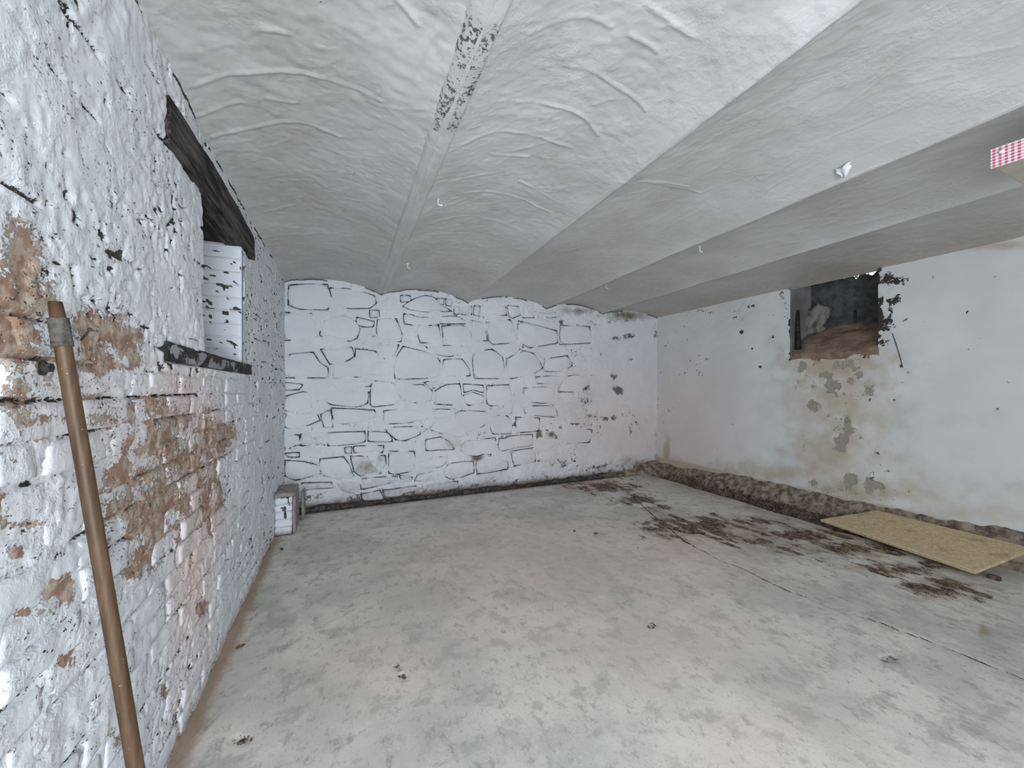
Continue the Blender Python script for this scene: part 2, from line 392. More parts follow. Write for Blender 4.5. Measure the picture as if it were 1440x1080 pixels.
SPR = [(XL - 0.03, 2.40, 2.41), (0.403, 2.366, 2.43), (1.43, 2.364, 2.468), (2.534, 2.388, 2.446), (3.477, 2.396, 2.43), (XR + 0.03, 2.40, 2.392)]
def spring_z(i, Y): a, b, c_ = SPR[i]; return b + (c_ - b) * (4.52 - Y) / 3.9
RISE = [0.09, 0.112, 0.118, 0.095, 0.078]
def vault_z(X, Y):
    X = np.asarray(X, float); Y = np.asarray(Y, float) + 0 * X
    out = np.zeros_like(X); k = np.clip(np.searchsorted([p[0] for p in SPR], X, side='right') - 1, 0, 4)
    for i in range(5):
        q = k == i; a, b = SPR[i][0], SPR[i + 1][0]; t = (X[q] - a) / (b - a)
        out[q] = spring_z(i, Y[q]) * (1 - t) + spring_z(i + 1, Y[q]) * t + RISE[i] * (1 - (2 * t - 1) ** 2) ** 0.85
    return out

# ---------------- left wall: painted brick, paint falling off low down
WY0, WY1, WZ0, WZ1 = 2.035, 2.78, 1.452, 2.155       # window recess
ly = axis([(YR, 0.85, 0.05), (0.85, 2.6, 0.0075), (2.6, YB + 0.03, 0.0095)]); lz = axis([(-0.12, ZW, 0.0085)])
LY, LZ = np.meshgrid(ly, lz, indexing='ij')
BR_Y1, BR_Z1 = 3.30, 1.50
COURSE = 0.079
L_BARE = [(22, 470, 46, 72, 1.05), (20, 555, 30, 40, .9), (140, 468, 58, 42, .93), (35, 375, 26, 60, .85), (70, 420, 20, 30, .8), (150, 505, 45, 20, .85), (60, 520, 20, 30, .85),
          (215, 570, 60, 14, .75), (230, 625, 38, 22, .9), (300, 615, 28, 40, .88), (205, 665, 40, 16, .85), (265, 650, 30, 24, .85), (180, 715, 36, 20, .85), (245, 700, 40, 24, .74), (215, 745, 40, 30, .74),
          (285, 690, 24, 60, .72), (190, 800, 12, 14, .95), (205, 780, 20, 22, .75), (10, 712, 14, 22, .95), (30, 776, 8, 8, .95), (85, 832, 22, 18, .8), (95, 815, 14, 10, .8), (285, 857, 10, 10, .85),
          (250, 590, 50, 30, .72), (20, 650, 20, 10, .7), (50, 860, 40, 8, .7), (95, 930, 16, 10, .7), (40, 735, 40, 5, .8), (160, 1045, 10, 18, .75), (235, 970, 10, 14, .6), (250, 1040, 12, 40, .5), (70, 590, 60, 8, .75), (150, 590, 50, 9, .75)]
L_PINK = [(262, 560, 26, 40, .75), (290, 610, 24, 50, .7), (285, 700, 22, 70, .8), (275, 800, 24, 90, .7), (260, 900, 18, 60, .5), (245, 540, 14, 20, .7), (215, 640, 70, 60, .3), (130, 560, 60, 40, .25)]
def l_masks(U, V):
    b = blobs('L', U, V, L_BARE, 0.45, 5)
    p = blobs('L', U, V, L_PINK, 0.3, 6)
    return b, p
def l_lump(U, V): return 0.012 * fbm(U, V, 2.2, 2, 1) + 0.0025 * fbm(U, V, 9, 2, 2)
lb, lp = l_masks(LY, LZ)
hL = l_lump(LY, LZ) + 0.0034 * fbm(LY, LZ, 42, 2, 3) * sstep(fbm(LY, LZ, 5, 2, 6), -0.25, 0.25)
crust = fbm(LY, LZ * 1.4, 30, 3, 7)
inbrick = sstep(BR_Y1 - 0.2 - LY + 0.3 * fbm(LY, LZ, 2.5, 2, 9), -0.12, 0.12) * sstep(BR_Z1 - LZ + 0.05 * fbm(LY, LZ, 4, 2, 3), -0.05, 0.06)
zc = ((LZ - 0.012) / COURSE) % 1; bedd = np.minimum(zc, 1 - zc) * COURSE
bedj = np.exp(-(bedd / 0.008) ** 2)
jm = sstep(fbm(LY, LZ * 2, 6, 3, 9), -0.15, 0.35)
hL -= inbrick * (0.001 + 0.014 * bedj * jm) - inbrick * 0.004 * fbm(LY, LZ, 26, 3, 2)
# pitted paint everywhere, cracked bed joints above
zone = sstep(fbm(LY, LZ, 3.0, 3, 12), -0.25, 0.45)
pit = sstep(crust, 0.29, 0.36) * sstep(zone, 0.12, 0.45)
bed = np.abs(((LZ + 0.02 * fbm(LY, LZ, 3, 2, 4)) / 0.158) % 1 - 0.5) * 0.158
bedm = np.clip(1.25 - bed / 0.0085, 0, 1) * sstep(fbm(LY, LZ * 3, 5.5, 3, 11), -0.12, 0.05) * (1 - inbrick) * sstep(fbm(LY, LZ, 14, 3, 5), -0.35, 0.15)
perp = np.abs(((LY + 0.12 * (np.floor(LZ / 0.158) % 2) + 0.02 * fbm(LY, LZ, 5, 2, 4)) / 0.24) % 1 - 0.5) * 0.24
bedm = np.maximum(bedm, np.exp(-(perp / 0.008) ** 2) * sstep(fbm(LY * 2, LZ, 5.5, 3, 12), 0.15, 0.35) * (1 - inbrick))
farm = sstep(LY, 2.5, 3.2)
pit2 = sstep(fbm(LY * 0.8, LZ * 1.3, 36, 2, 10), 0.30, 0.38) * (0.35 + 0.65 * farm) * sstep(vnoise(LY * 4, LZ * 4, 6), 0.2, 0.6)
hL -= 0.008 * pit + 0.012 * bedm + 0.008 * pit2
bareL = np.maximum(lb, 0)
bareL = np.maximum(bareL, inbrick * sstep(lb, 0.1, 0.5) * 0.72)
bareL = np.maximum(bareL, inbrick * 0.5 * bedj * sstep(fbm(LY, LZ, 5, 3, 2), -0.2, 0.3))
darkL = np.maximum(0.80 * bedm, 0.80 * pit)  # pits and joints blackened: crevice shade put into the colour
darkL = np.maximum(darkL, 0.80 * pit2)
darkL = np.maximum(darkL, inbrick * 0.72 * bedj * jm)
darkL = np.where(lb > 0.45, darkL * 0.8, darkL)
darkL = np.maximum(darkL, 0.9 * blobs('L', LY, LZ, [(62, 518, 14, 26, .9), (15, 712, 8, 14, .6), (85, 545, 10, 14, .6)], 0.4))
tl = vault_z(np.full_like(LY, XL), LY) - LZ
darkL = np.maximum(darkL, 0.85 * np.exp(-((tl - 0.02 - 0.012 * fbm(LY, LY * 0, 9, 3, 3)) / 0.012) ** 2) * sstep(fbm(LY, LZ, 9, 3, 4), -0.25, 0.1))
stL = 0.55 * np.exp(-(np.clip(LZ, 0, 9) / 0.06) ** 2) + blobs('L', LY, LZ, [(215, 700, 90, 130, .35), (60, 520, 120, 110, .35)], 0.3)
keepL = ~((LY > WY0 + 0.004) & (LY < WY1 - 0.004) & (LZ > WZ0 - 0.05) & (LZ < WZ1 + 0.03))
# the lintel and the sill board are let into the wall
lin = (LY > 1.66) & (LY < 3.02) & (LZ > 2.14) & (LZ < 2.30 + 0.04 * (2.3 - LY) * (LY < 2.3)); hL = np.where(lin, np.minimum(hL, -0.02), hL)
sil = (LY > 1.67) & (LY < 2.97) & (LZ > 1.393) & (LZ < 1.452); hL = np.where(sil, -0.02, hL)
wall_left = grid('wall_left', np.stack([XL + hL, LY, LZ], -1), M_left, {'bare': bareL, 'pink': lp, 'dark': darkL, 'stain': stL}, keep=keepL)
tag(wall_left, 'white painted brick wall with flaking paint', kind='structure')
def brick_attrs():
    def fb(W): b, p = l_masks(W[:, 1], W[:, 2]); return np.maximum(b * 0.86, 0.36 * sstep(fbm(W[:, 1], W[:, 2], 9, 3, 3), 0.0, 0.5))
    def fp(W): b, p = l_masks(W[:, 1], W[:, 2]); return p
    def fs(W): return 0.55 * np.exp(-(np.clip(W[:, 2], 0, 9) / 0.06) ** 2) + blobs('L', W[:, 1], W[:, 2], [(215, 700, 90, 130, .35), (60, 520, 120, 110, .35)], 0.3)
    def fd(W): return 0.40 * sstep(fbm(W[:, 1], W[:, 2], 22, 2, 5), 0.0, 0.5)
    return {'bare': fb, 'pink': fp, 'stain': fs, 'dark': fd}
BA = brick_attrs(); rb = random.Random(4)
for k in range(int(BR_Z1 / COURSE)):
    z = 0.012 + COURSE * (k + 0.5)
    y = 0.62 + (0.12 if k % 2 else 0.0) + rb.uniform(-0.02, 0.02)
    while y < BR_Y1 - 0.1:
        L = rb.choice([0.225, 0.225, 0.23, 0.215, 0.11])
        edge = y + L > BR_Y1 - 0.9 and rb.random() < 0.5
        if y + L > 0.84 and not edge and not (z > 1.36 and y + L > 1.66):
            hz = COURSE / 2 - rb.uniform(0.002, 0.006); out = rb.uniform(-0.013, -0.004)
            cx = XL + out + float(l_lump(np.array([y + L / 2]), np.array([z]))[0]) - 0.02
            rough_block('brick', (cx, y + L / 2, z + rb.uniform(-0.004, 0.004)), (0.028, L / 2 - rb.uniform(0.001, 0.006), hz), M_left, wall_left,
                        (2, 10, 5), 0.28, 0.0045, k, BA, 30)
        y += L + 0.008

# window recess in the left wall
w1 = empty('window_1', (XL, 2.4, WZ0)); tag(w1, 'deep window recess in the left wall under a dark timber lintel', kind='structure')
def child(o, p):
    o.parent = p; o.matrix_parent_inverse = p.matrix_basis.inverted() if False else o.matrix_parent_inverse
    o.location = (o.location.x - p.location.x, o.location.y - p.location.y, o.location.z - p.location.z); return o
D1 = 0.42
o = MB().box(XL - D1, XL - 0.012, WY1, WY1 + 0.06, WZ0 - 0.06, WZ1 + 0.02).build('jamb', M_reveal); child(o, w1)
o = MB().box(XL - D1, XL - 0.012, WY0 - 0.06, WY0, WZ0 - 0.06, WZ1 + 0.02).build('jamb', M_reveal); child(o, w1)
o = MB().box(XL - D1 - 0.03, XL - D1, WY0 - 0.06, WY1 + 0.06, WZ0 - 0.06, WZ1 + 0.2).build('shutter_board', M_black); child(o, w1)
o = MB().box(XL - D1, XL - 0.04, WY0 - 0.06, WY1 + 0.06, WZ0 - 0.07, WZ0 - 0.008).build('recess_floor', M_reveal); child(o, w1)
o = MB().box(XL - D1, XL - 0.07, WY0 - 0.06, WY1 + 0.06, WZ1 + 0.012, WZ1 + 0.16).build('soffit_board', M_black); child(o, w1)
for k in range(9):                                           # brick courses of the far reveal
    zz = WZ0 + 0.04 + k * COURSE
    for (a, b) in [(0.015, 0.41)]:
        if zz < WZ1 - 0.02:
            q = rough_block('brick', (XL - (a + b) / 2, WY1 + 0.012, zz), ((b - a) / 2 + 0.002, 0.018, COURSE / 2 - 0.0008), M_reveal, None, (24, 2, 6), 0.16, 0.003, k, {'bare': lambda W: 0.85 * sstep(fbm(W[:, 0] * 1.2, W[:, 2] * 2.2, 19, 3, 5), 0.30, 0.42)}, 16)
            child(q, w1)
# lintel: old beam, tapering a little, splintered
def beam_y(name, y0, y1, zlo, zhi, x0, x1, mat, ny=40, nz=6, amp=0.006, seed=0):
    ys = np.linspace(y0, y1, ny); V = []; nr = 2 * (nz + 3)
    for i, y in enumerate(ys):
        lo, hi = zlo(y), zhi(y); ring = []
        for j in range(nz + 1): ring.append((x1, lo + (hi - lo) * j / nz))
        for j in (1, 2): ring.append((x1 + (x0 - x1) * j / 3, hi))
        for j in range(nz + 1): ring.append((x0, hi + (lo - hi) * j / nz))
        for j in (1, 2): ring.append((x0 + (x1 - x0) * j / 3, lo))
        nr = len(ring)
        for (x, z) in ring: V.append((x, y, z))
    V = np.array(V); V[:, 0] += amp * fbm(V[:, 1], V[:, 2] * 6, 9, 3, seed); V[:, 2] += amp * 0.8 * fbm(V[:, 1], V[:, 0] * 3, 11, 3, seed + 1)
    Fq = []
    for i in range(ny - 1):
        for j in range(nr): Fq.append((i * nr + j, i * nr + (j + 1) % nr, (i + 1) * nr + (j + 1) % nr, (i + 1) * nr + j))
    me = bpy.data.meshes.new(name); me.from_pydata(V.tolist(), [], Fq + [tuple(range(nr))[::-1], tuple((ny - 1) * nr + j for j in range(nr))]); me.update()
    return link(name, me, mat)
o = beam_y('lintel', 1.665, 3.03, lambda y: 2.135 + 0.02 * min(1, (y - 1.6) / 0.5), lambda y: 2.30 + 0.02 * math.sin((y - 1.66) * 2.2), XL - 0.09, XL + 0.012, M_timber); child(o, w1)
o = beam_y('sill_board', 1.665, 2.975, lambda y: 1.398 - 0.008 * (y - 1.66), lambda y: 1.46 - 0.008 * (y - 1.66), XL - 0.30, XL + 0.006, None, 40, 4, 0.004, 5); child(o, w1)
m = paint_mat('worn_black_sill', (0.34, 0.345, 0.36), (0.26, 0.265, 0.28), (0.022, 0.020, 0.019), (0.05, 0.045, 0.04), (0.2, 0.2, 0.2), 50, 12, 0.6, 0.004, 0.4)
o.data.materials.append(m)
co = np.zeros(len(o.data.vertices) * 3); o.data.vertices.foreach_get('co', co); co = co.reshape(-1, 3)
set_attrs(o.data, {'bare': np.clip(0.50 + 0.9 * fbm(co[:, 1], co[:, 2], 12, 3, 2) + 0.5 * (co[:, 1] > 2.42) + 0.5 * (co[:, 1] < 1.72) + 0.6 * (co[:, 2] > 1.45), 0, 1.2)})

# ---------------- back wall: lime painted rubble, stone by stone, with thin open joints
STONES = [
 [(406,400),(460,399),(467,426),(460,435),(420,434),(405,428)], [(463,404),(497,406),(527,416),(529,426),(519,433),(491,433),(476,428),(468,424)],
 [(398,439),(437,440),(444,455),(446,471),(435,477),(399,478)], [(449,470),(456,475),(492,479),(502,475),(506,462),(499,450),(485,445),(468,442),(455,452)],
 [(520,436),(533,436),(533,446),(520,446)], [(531,449),(557,448),(565,469),(564,480),(533,480),(530,466)], [(502,446),(526,452),(525,459),(510,459),(501,455)],
 [(532,483),(561,485),(551,505),(535,505),(530,494)], [(451,491),(495,488),(498,501),(480,511),(464,512)],
 [(500,490),(528,494),(534,508),(549,510),(549,530),(518,528),(495,530),(468,532),(468,515),(500,504)], [(398,500),(440,495),(450,511),(461,517),(461,531),(399,531)],
 [(400,558),(426,551),(438,554),(439,564),(442,577),(407,580),(398,575)], [(399,538),(425,541),(420,548),(400,548)],
 [(442,552),(469,538),(480,549),(502,550),(518,551),(517,567),(502,572),(466,569),(457,564),(443,564)], [(472,536),(523,536),(521,543),(481,546)],
 [(525,536),(548,537),(561,545),(564,565),(552,569),(525,572),(521,569),(521,551)], [(466,574),(527,577),(528,586),(512,594),(473,597),(469,592),(467,584)],
 [(451,583),(464,577),(466,593),(468,601),(456,602)], [(514,594),(528,589),(530,599),(518,603)], [(400,583),(445,581),(450,591),(428,600),(410,604),(400,600)],
 [(400,612),(420,612),(420,625),(400,632)], [(423,611),(440,612),(441,626),(423,627)], [(443,611),(457,614),(456,626),(443,625)],
 [(460,609),(513,607),(514,621),(495,625),(461,627)], [(518,607),(547,609),(552,621),(518,621)], [(485,630),(495,629),(494,638),(486,637)],
 [(498,628),(540,627),(538,637),(498,637)], [(400,638),(420,637),(420,643),(405,643)], [(450,646),(483,643),(490,653),(495,665),(498,671),(476,675),(454,669),(449,657)],
 [(493,642),(516,642),(531,658),(536,666),(507,670),(498,664)], [(520,641),(542,641),(543,655),(536,660)], [(547,635),(583,635),(585,662),(560,667),(547,666)],
 [(400,648),(428,650),(447,655),(451,666),(416,676),(400,670)], [(506,674),(558,670),(561,677),(538,682),(508,689)], [(424,680),(465,679),(471,686),(440,688),(425,690)],
 [(473,678),(502,676),(505,690),(496,697),(478,690)], [(508,696),(534,690),(541,702),(510,705)], [(538,690),(565,688),(568,697),(544,701)],
 [(564,415),(577,415),(577,423),(564,424)], [(615,419),(625,419),(624,428),(615,427)], [(627,419),(637,421),(636,429),(628,429)],
 [(580,421),(599,415),(612,418),(620,430),(636,437),(600,438),(575,434),(567,430)], [(568,441),(588,446),(613,447),(619,455),(590,458),(569,455)],
 [(588,460),(617,457),(619,470),(620,480),(592,482),(586,466)], [(622,458),(657,458),(662,466),(664,479),(624,480)], [(615,446),(642,444),(653,450),(656,455),(621,455)],
 [(662,450),(680,453),(686,479),(668,478)], [(684,453),(718,449),(726,466),(727,481),(694,484),(688,479)], [(567,487),(598,495),(612,500),(619,508),(618,529),(594,532),(556,533),(553,512),(560,498)],
 [(624,506),(650,505),(660,519),(662,528),(630,530),(623,520)], [(667,495),(692,491),(708,503),(710,520),(705,532),(668,532),(665,510)], [(600,488),(625,486),(661,486),(663,496),(630,501),(612,497)],
 [(713,505),(735,493),(752,497),(764,517),(750,526),(720,532),(713,530)], [(730,451),(784,465),(785,482),(745,489),(729,480),(728,466)], [(788,457),(831,459),(832,482),(788,484)],
 [(767,505),(799,500),(806,514),(790,522),(765,522)], [(754,530),(790,528),(790,539),(755,539)], [(737,546),(779,544),(780,559),(788,564),(763,567),(737,564)], [(795,529),(825,527),(829,540),(815,551),(785,551)],
 [(568,542),(595,541),(608,549),(608,562),(593,566),(570,566)], [(612,550),(628,541),(647,540),(650,562),(646,570),(612,568)], [(597,538),(612,535),(623,539),(611,546)],
 [(652,540),(680,542),(680,552),(665,548),(653,552)], [(652,556),(666,552),(680,557),(680,566),(660,570),(652,566)], [(685,543),(718,541),(721,567),(691,571),(685,567)],
 [(540,578),(575,575),(597,580),(601,590),(575,594),(540,597)], [(609,576),(641,576),(640,585),(611,591)], [(540,602),(592,600),(591,611),(570,620),(556,618)],
 [(644,578),(686,579),(687,595),(662,609),(647,617),(625,611),(604,604),(612,595),(641,588)], [(690,575),(721,574),(720,581),(690,581)], [(691,584),(714,585),(721,597),(719,610),(694,610),(691,604)],
 [(599,619),(620,615),(631,621),(639,632),(620,633),(600,634)], [(648,621),(697,616),(699,636),(682,638),(670,642),(646,637)], [(702,617),(728,616),(729,628),(702,636)],
 [(588,648),(628,642),(630,648),(620,657),(589,660)], [(588,668),(617,663),(618,676),(583,677)], [(630,652),(666,649),(667,665),(636,675),(623,668)], [(670,647),(706,644),(714,650),(715,660),(671,667)],
 [(562,669),(580,672),(578,678),(566,679)], [(552,689),(592,683),(591,689),(552,697)], [(598,681),(644,677),(645,688),(597,691)],
 [(719,635),(751,630),(754,649),(724,656)], [(712,614),(750,611),(750,626),(720,630),(712,632)], [(755,614),(777,616),(782,620),(774,627),(755,628)], [(738,571),(780,571),(786,587),(740,583)],
 [(726,587),(760,588),(758,606),(727,609)], [(790,597),(834,605),(830,622),(796,624),(791,612)], [(757,633),(779,632),(786,648),(758,649)],
 [(677,429),(711,430),(713,443),(679,443)], [(714,429),(730,431),(733,442),(722,447),(716,444)], [(737,434),(749,437),(752,446),(736,446)], [(758,440),(782,440),(782,446),(758,446)]]
BRICKS_B = [[(639,429),(647,429),(647,441),(639,441)], [(649,430),(656,430),(656,442),(649,441)], [(659,430),(664,430),(664,442),(658,441)], [(667,430),(675,430),(675,444),(667,442)]]
bxx = axis([(XL - 0.03, 3.0, 0.0085), (3.0, XR + 0.03, 0.010)]); bzz = axis([(-0.12, ZW, 0.0085)])
BX, BZ = np.meshgrid(bxx, bzz, indexing='ij')
smoothm = sstep(BX, 3.05, 3.8)                              # plastered smooth towards the corner
def b_lump(U, V):
    a = 1 - 0.75 * sstep(U, 3.05, 3.8)
    return a * (0.016 * fbm(U, V, 2.4, 3, 3) + 0.011 * fbm(U, V, 8, 3, 4))
hB = b_lump(BX, BZ) + (1 - 0.8 * smoothm) * 0.0045 * fbm(BX, BZ, 30, 3, 5)
grv = np.zeros_like(BX); inside = np.zeros(BX.shape, bool)
gm = sstep(fbm(BX, BZ, 5.6, 3, 14), -0.34, 0.06)
lap = 0.004 + (1 - gm) * (0.012 + 0.022 * vnoise(BX * 16, BZ * 16, 5))
W_STONES = [[PL['B'](*p) for p in s] for s in STONES + BRICKS_B]
for s in W_STONES:
    a = np.array(s); i0, i1 = np.searchsorted(bxx, [a[:, 0].min() - 0.04, a[:, 0].max() + 0.04]); j0, j1 = np.searchsorted(bzz, [a[:, 1].min() - 0.04, a[:, 1].max() + 0.04])
    sd = poly_sd(BX[i0:i1, j0:j1], BZ[i0:i1, j0:j1], s)
    inside[i0:i1, j0:j1] |= sd < -lap[i0:i1, j0:j1]
    # joints open most under and beside a stone
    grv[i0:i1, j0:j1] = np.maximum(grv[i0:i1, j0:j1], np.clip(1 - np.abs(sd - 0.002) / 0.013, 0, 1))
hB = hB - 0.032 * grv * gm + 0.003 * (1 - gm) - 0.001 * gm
hB = np.where(inside, hB - 0.035, hB)
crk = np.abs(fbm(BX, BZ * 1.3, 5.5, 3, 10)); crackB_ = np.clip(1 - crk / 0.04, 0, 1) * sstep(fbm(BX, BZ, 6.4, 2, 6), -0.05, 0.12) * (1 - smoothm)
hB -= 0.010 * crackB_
bare_shadeB = np.maximum(grv * gm * 0.95, crackB_ * 0.80)  # unpainted joint mortar, taken near-black to paint in the crevice shade
darkB = blobs('B', BX, BZ, [(868, 550, 6, 6, .95), (864, 530, 6, 5, .9), (852, 588, 8, 5, .9), (860, 587, 5, 4, .9), (845, 497, 4, 6, .8), (790, 453, 5, 4, .8), (888, 506, 3, 3, .8), (824, 548, 9, 8, .72), (832, 585, 12, 6, .6),
                            (734, 597, 8, 5, .85), (727, 596, 5, 4, .85), (748, 595, 5, 3, .8), (788, 602, 7, 4, .85), (781, 612, 9, 5, .7), (822, 608, 12, 3, .75), (805, 596, 10, 2, .8), (885, 473, 8, 4, .65), (866, 475, 8, 4, .6), (840, 655, 30, 8, .58), (790, 652, 24, 8, .56), (450, 700, 60, 10, .55), (600, 690, 80, 6, .5),
                            (907, 590, 5, 12, .5), (922, 470, 4, 20, .55), (926, 530, 3, 20, .5), (820, 560, 12, 12, .55), (840, 660, 40, 8, .5), (865, 452, 30, 7, .5)], 0.5)
spk = sstep(fbm(BX, BZ, 22, 3, 2), 0.34, 0.44) * sstep(fbm(BX, BZ, 2.6, 2, 8), 0.0, 0.35)
darkB = np.maximum(darkB, 0.6 * spk * sstep(BX, 2.3, 3.0) * (0.5 + 0.5 * sstep(-BZ, -1.8, -0.5)))
spk2 = sstep(fbm(BX, BZ, 15, 3, 9), 0.18, 0.35) * np.exp(-(np.clip(BZ - 0.03, 0, 9) / 0.16) ** 2)
darkB = np.maximum(darkB, 0.66 * spk2); hB -= 0.012 * spk2
bare_shadeB = np.maximum(bare_shadeB, 1.2 * sstep(0.035 + 0.03 * fbm(BX, BZ, 7, 3, 2) - BZ, -0.012, 0.012) * sstep(-BX, -3.7, -3.3))  # near-black band along the wall foot paints in the gap's shadow
hB -= 0.03 * sstep(0.03 + 0.03 * fbm(BX, BZ, 7, 3, 2) - BZ, -0.02, 0.02)
stB = 1.1 * np.exp(-(np.clip(BZ + 0.02, 0, 9) / 0.085) ** 2) + 0.45 * np.exp(-(np.clip(BZ, 0, 9) / 0.3) ** 2) * (0.35 + 0.65 * vnoise(BX * 3, BZ * 3, 3))
stB = np.maximum(stB, blobs('B', BX, BZ, [(885, 443, 32, 6, .9), (815, 437, 18, 5, .75), (758, 612, 3, 5, 1.3), (670, 641, 7, 6, 1.3), (776, 611, 5, 4, 1.1), (515, 655, 16, 10, .5), (640, 625, 14, 10, .4), (935, 645, 10, 26, 1.1), (900, 655, 30, 10, .8)], 0.3))
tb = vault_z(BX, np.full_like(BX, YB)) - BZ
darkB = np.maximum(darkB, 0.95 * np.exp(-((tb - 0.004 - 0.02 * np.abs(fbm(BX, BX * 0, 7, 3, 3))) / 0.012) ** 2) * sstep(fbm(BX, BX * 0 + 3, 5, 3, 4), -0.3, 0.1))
pkB = blobs('B', BX, BZ, [(860, 590, 80, 60, .5), (900, 610, 50, 60, .55), (800, 620, 90, 40, .35)], 0.15)  # pink light leak tinted into the wall colour
wall_back = grid('wall_back', np.stack([BX, YB - hB, BZ], -1), M_back, {'bare': bare_shadeB, 'dark': darkB, 'stain': stB, 'pink': pkB}, flip=True)
tag(wall_back, 'white limewashed rubble stone wall at the far end', kind='structure')
rs = random.Random(11)
def stone(poly, name, k):
    P0 = [np.array(p) for p in poly]
    for it in range(2):                                     # soften the corners
        Q = []; cut = 0.16 if it == 0 else 0.25
        for a, b in zip(P0, P0[1:] + P0[:1]): Q += [a * (1 - cut) + b * cut, a * cut + b * (1 - cut)]
        P0 = Q
    A = np.array(P0); cen = A.mean(0); r = np.hypot(*(A - cen).T).mean(); n = len(A)
    A = A + 0.008 * np.stack([fbm(A[:, 0], A[:, 1], 15, 2, 3), fbm(A[:, 0], A[:, 1], 15, 2, 6)], -1)
    off = rs.uniform(-0.002, 0.005); tx, tz = rs.uniform(-.05, .05), rs.uniform(-.07, .07); V = []; bul = rs.uniform(0.002, 0.010)
    for (sc_, dep) in [(1.0, -0.030), (1.0, -0.010), (1 - 0.005 / r, -0.003), (1 - 0.014 / r, 0.0), (0.72, bul * .6), (0.4, bul)]:
        R = cen + (A - cen) * sc_
        h = b_lump(R[:, 0], R[:, 1]) + off + dep + np.clip(tx * (R[:, 0] - cen[0]) + tz * (R[:, 1] - cen[1]), -0.006, 0.006) + (0.003 * fbm(R[:, 0], R[:, 1], 26, 2, 7) if sc_ < 1 else 0)
        V += [(x, YB - q, z) for (x, z), q in zip(R, h)]
    V.append((cen[0], YB - float(b_lump(cen[:1], cen[1:])[0]) - off - bul, cen[1]))
    F = []
    for i in range(5):
        for j in range(n): F.append((i * n + j, i * n + (j + 1) % n, (i + 1) * n + (j + 1) % n, (i + 1) * n + j))
    F += [(5 * n + j, 5 * n + (j + 1) % n, 6 * n) for j in range(n)]
    me = bpy.data.meshes.new(name); me.from_pydata(V, [], F); me.update()
    me.polygons.foreach_set('use_smooth', np.full(len(me.polygons), True)); me.update()
    Vn = np.array(V); U, W = Vn[:, 0], Vn[:, 2]
    set_attrs(me, {'pink': blobs('B', U, W, [(860, 590, 80, 60, .5), (900, 610, 50, 60, .55), (800, 620, 90, 40, .35)], 0.15),  # same pink light leak tinted into the stones
                   'stain': 0.45 * np.exp(-(np.clip(W, 0, 9) / 0.3) ** 2) + blobs('B', U, W, [(515, 655, 16, 10, .55), (640, 625, 14, 10, .45), (535, 645, 8, 8, .5)], 0.3) + rs.uniform(0, 0.12)})
    link(name, me, M_back, wall_back)
for k, s in enumerate(W_STONES): stone(s, 'stone' if k < len(STONES) else 'brick', k)

# ---------------- right wall: smooth plaster, damp under its window
VY0, VY1, VZ0 = 1.85, 2.60, 1.66
ry = axis([(YR, 0.7, 0.06), (0.7, YB + 0.03, 0.010)]); rz = axis([(-0.12, ZW, 0.010)])
RY, RZ = np.meshgrid(ry, rz, indexing='ij')
hR = 0.008 * fbm(RY, RZ, 1.8, 3, 2) + 0.003 * fbm(RY, RZ, 9, 3, 3)
R_FL = [(1140, 570, 12, 16, .95), (1135, 545, 20, 7, .85), (1190, 605, 16, 18, .95), (1180, 625, 12, 14, .9), (1130, 625, 8, 26, .85), (1205, 617, 7, 6, .95), (1195, 535, 9, 8, .8), (1126, 513, 8, 7, .9), (1150, 505, 14, 10, .75), (1210, 528, 10, 10, .75),
        (1195, 675, 9, 10, .85), (1225, 685, 14, 10, .8), (1145, 677, 10, 8, .75), (1160, 530, 40, 30, .52), (1180, 515, 50, 14, .62), (1200, 560, 30, 20, .5), (1165, 690, 60, 8, .5), (1220, 545, 12, 20, .6)]
bareR = 0.95 * blobs('R', RY, RZ, [(a, b, c * .85, d * .85, e) for a, b, c, d, e in R_FL], 0.75, 9)
uw = blobs('R', RY, RZ, [(1175, 535, 62, 45, 1), (1170, 690, 60, 14, .8)], 0.2)
bareR = np.maximum(bareR, 0.82 * sstep(uw, 0.45, 0.8) * sstep(fbm(RY, RZ, 13, 3, 3), 0.08, 0.26))
spR = sstep(fbm(RY, RZ, 20, 3, 4), 0.45, 0.54) * sstep(fbm(RY, RZ, 3, 2, 12), 0.0, 0.4)
darkR = 0.62 * spR
moldR = blobs('R', RY, RZ, [(1262, 430, 16, 40, .8), (1270, 400, 14, 16, .7), (1245, 470, 10, 20, .7), (1105, 440, 10, 40, .55), (1112, 475, 6, 20, .6)], 0.5)
darkR = np.maximum(darkR, 0.72 * sstep(moldR, 0.2, 0.6) * sstep(fbm(RY, RZ, 17, 3, 6), -0.1, 0.25))
dots = [(1043, 467, 4, 4, 1), (1069, 516, 3, 3, 1), (1267, 515, 4, 4, 1), (1058, 490, 2, 4, .8), (1360, 439, 3, 4, .9), (1312, 390, 3, 3, .8), (1399, 389, 3, 3, .7), (1030, 597, 2, 2, .8), (1300, 452, 3, 3, .7), (1400, 725, 2, 2, .8), (1165, 585, 2, 3, .9), (1223, 562, 3, 4, .9), (1240, 440, 3, 5, .8), (1378, 475, 3, 2, .7), (1340, 465, 4, 2, .6)]
darkR = np.maximum(darkR, blobs('R', RY, RZ, [(a, b, c * .75, d * .75, e) for a, b, c, d, e in dots], 0.2))
darkR = np.maximum(darkR, blobs('R', RY, RZ, [(1170, 498, 60, 7, .7), (1110, 405, 14, 16, .6), (1245, 390, 12, 8, .8), (1050, 420, 10, 4, .4), (980, 437, 40, 4, .5), (1000, 440, 6, 3, .7)], 0.6))
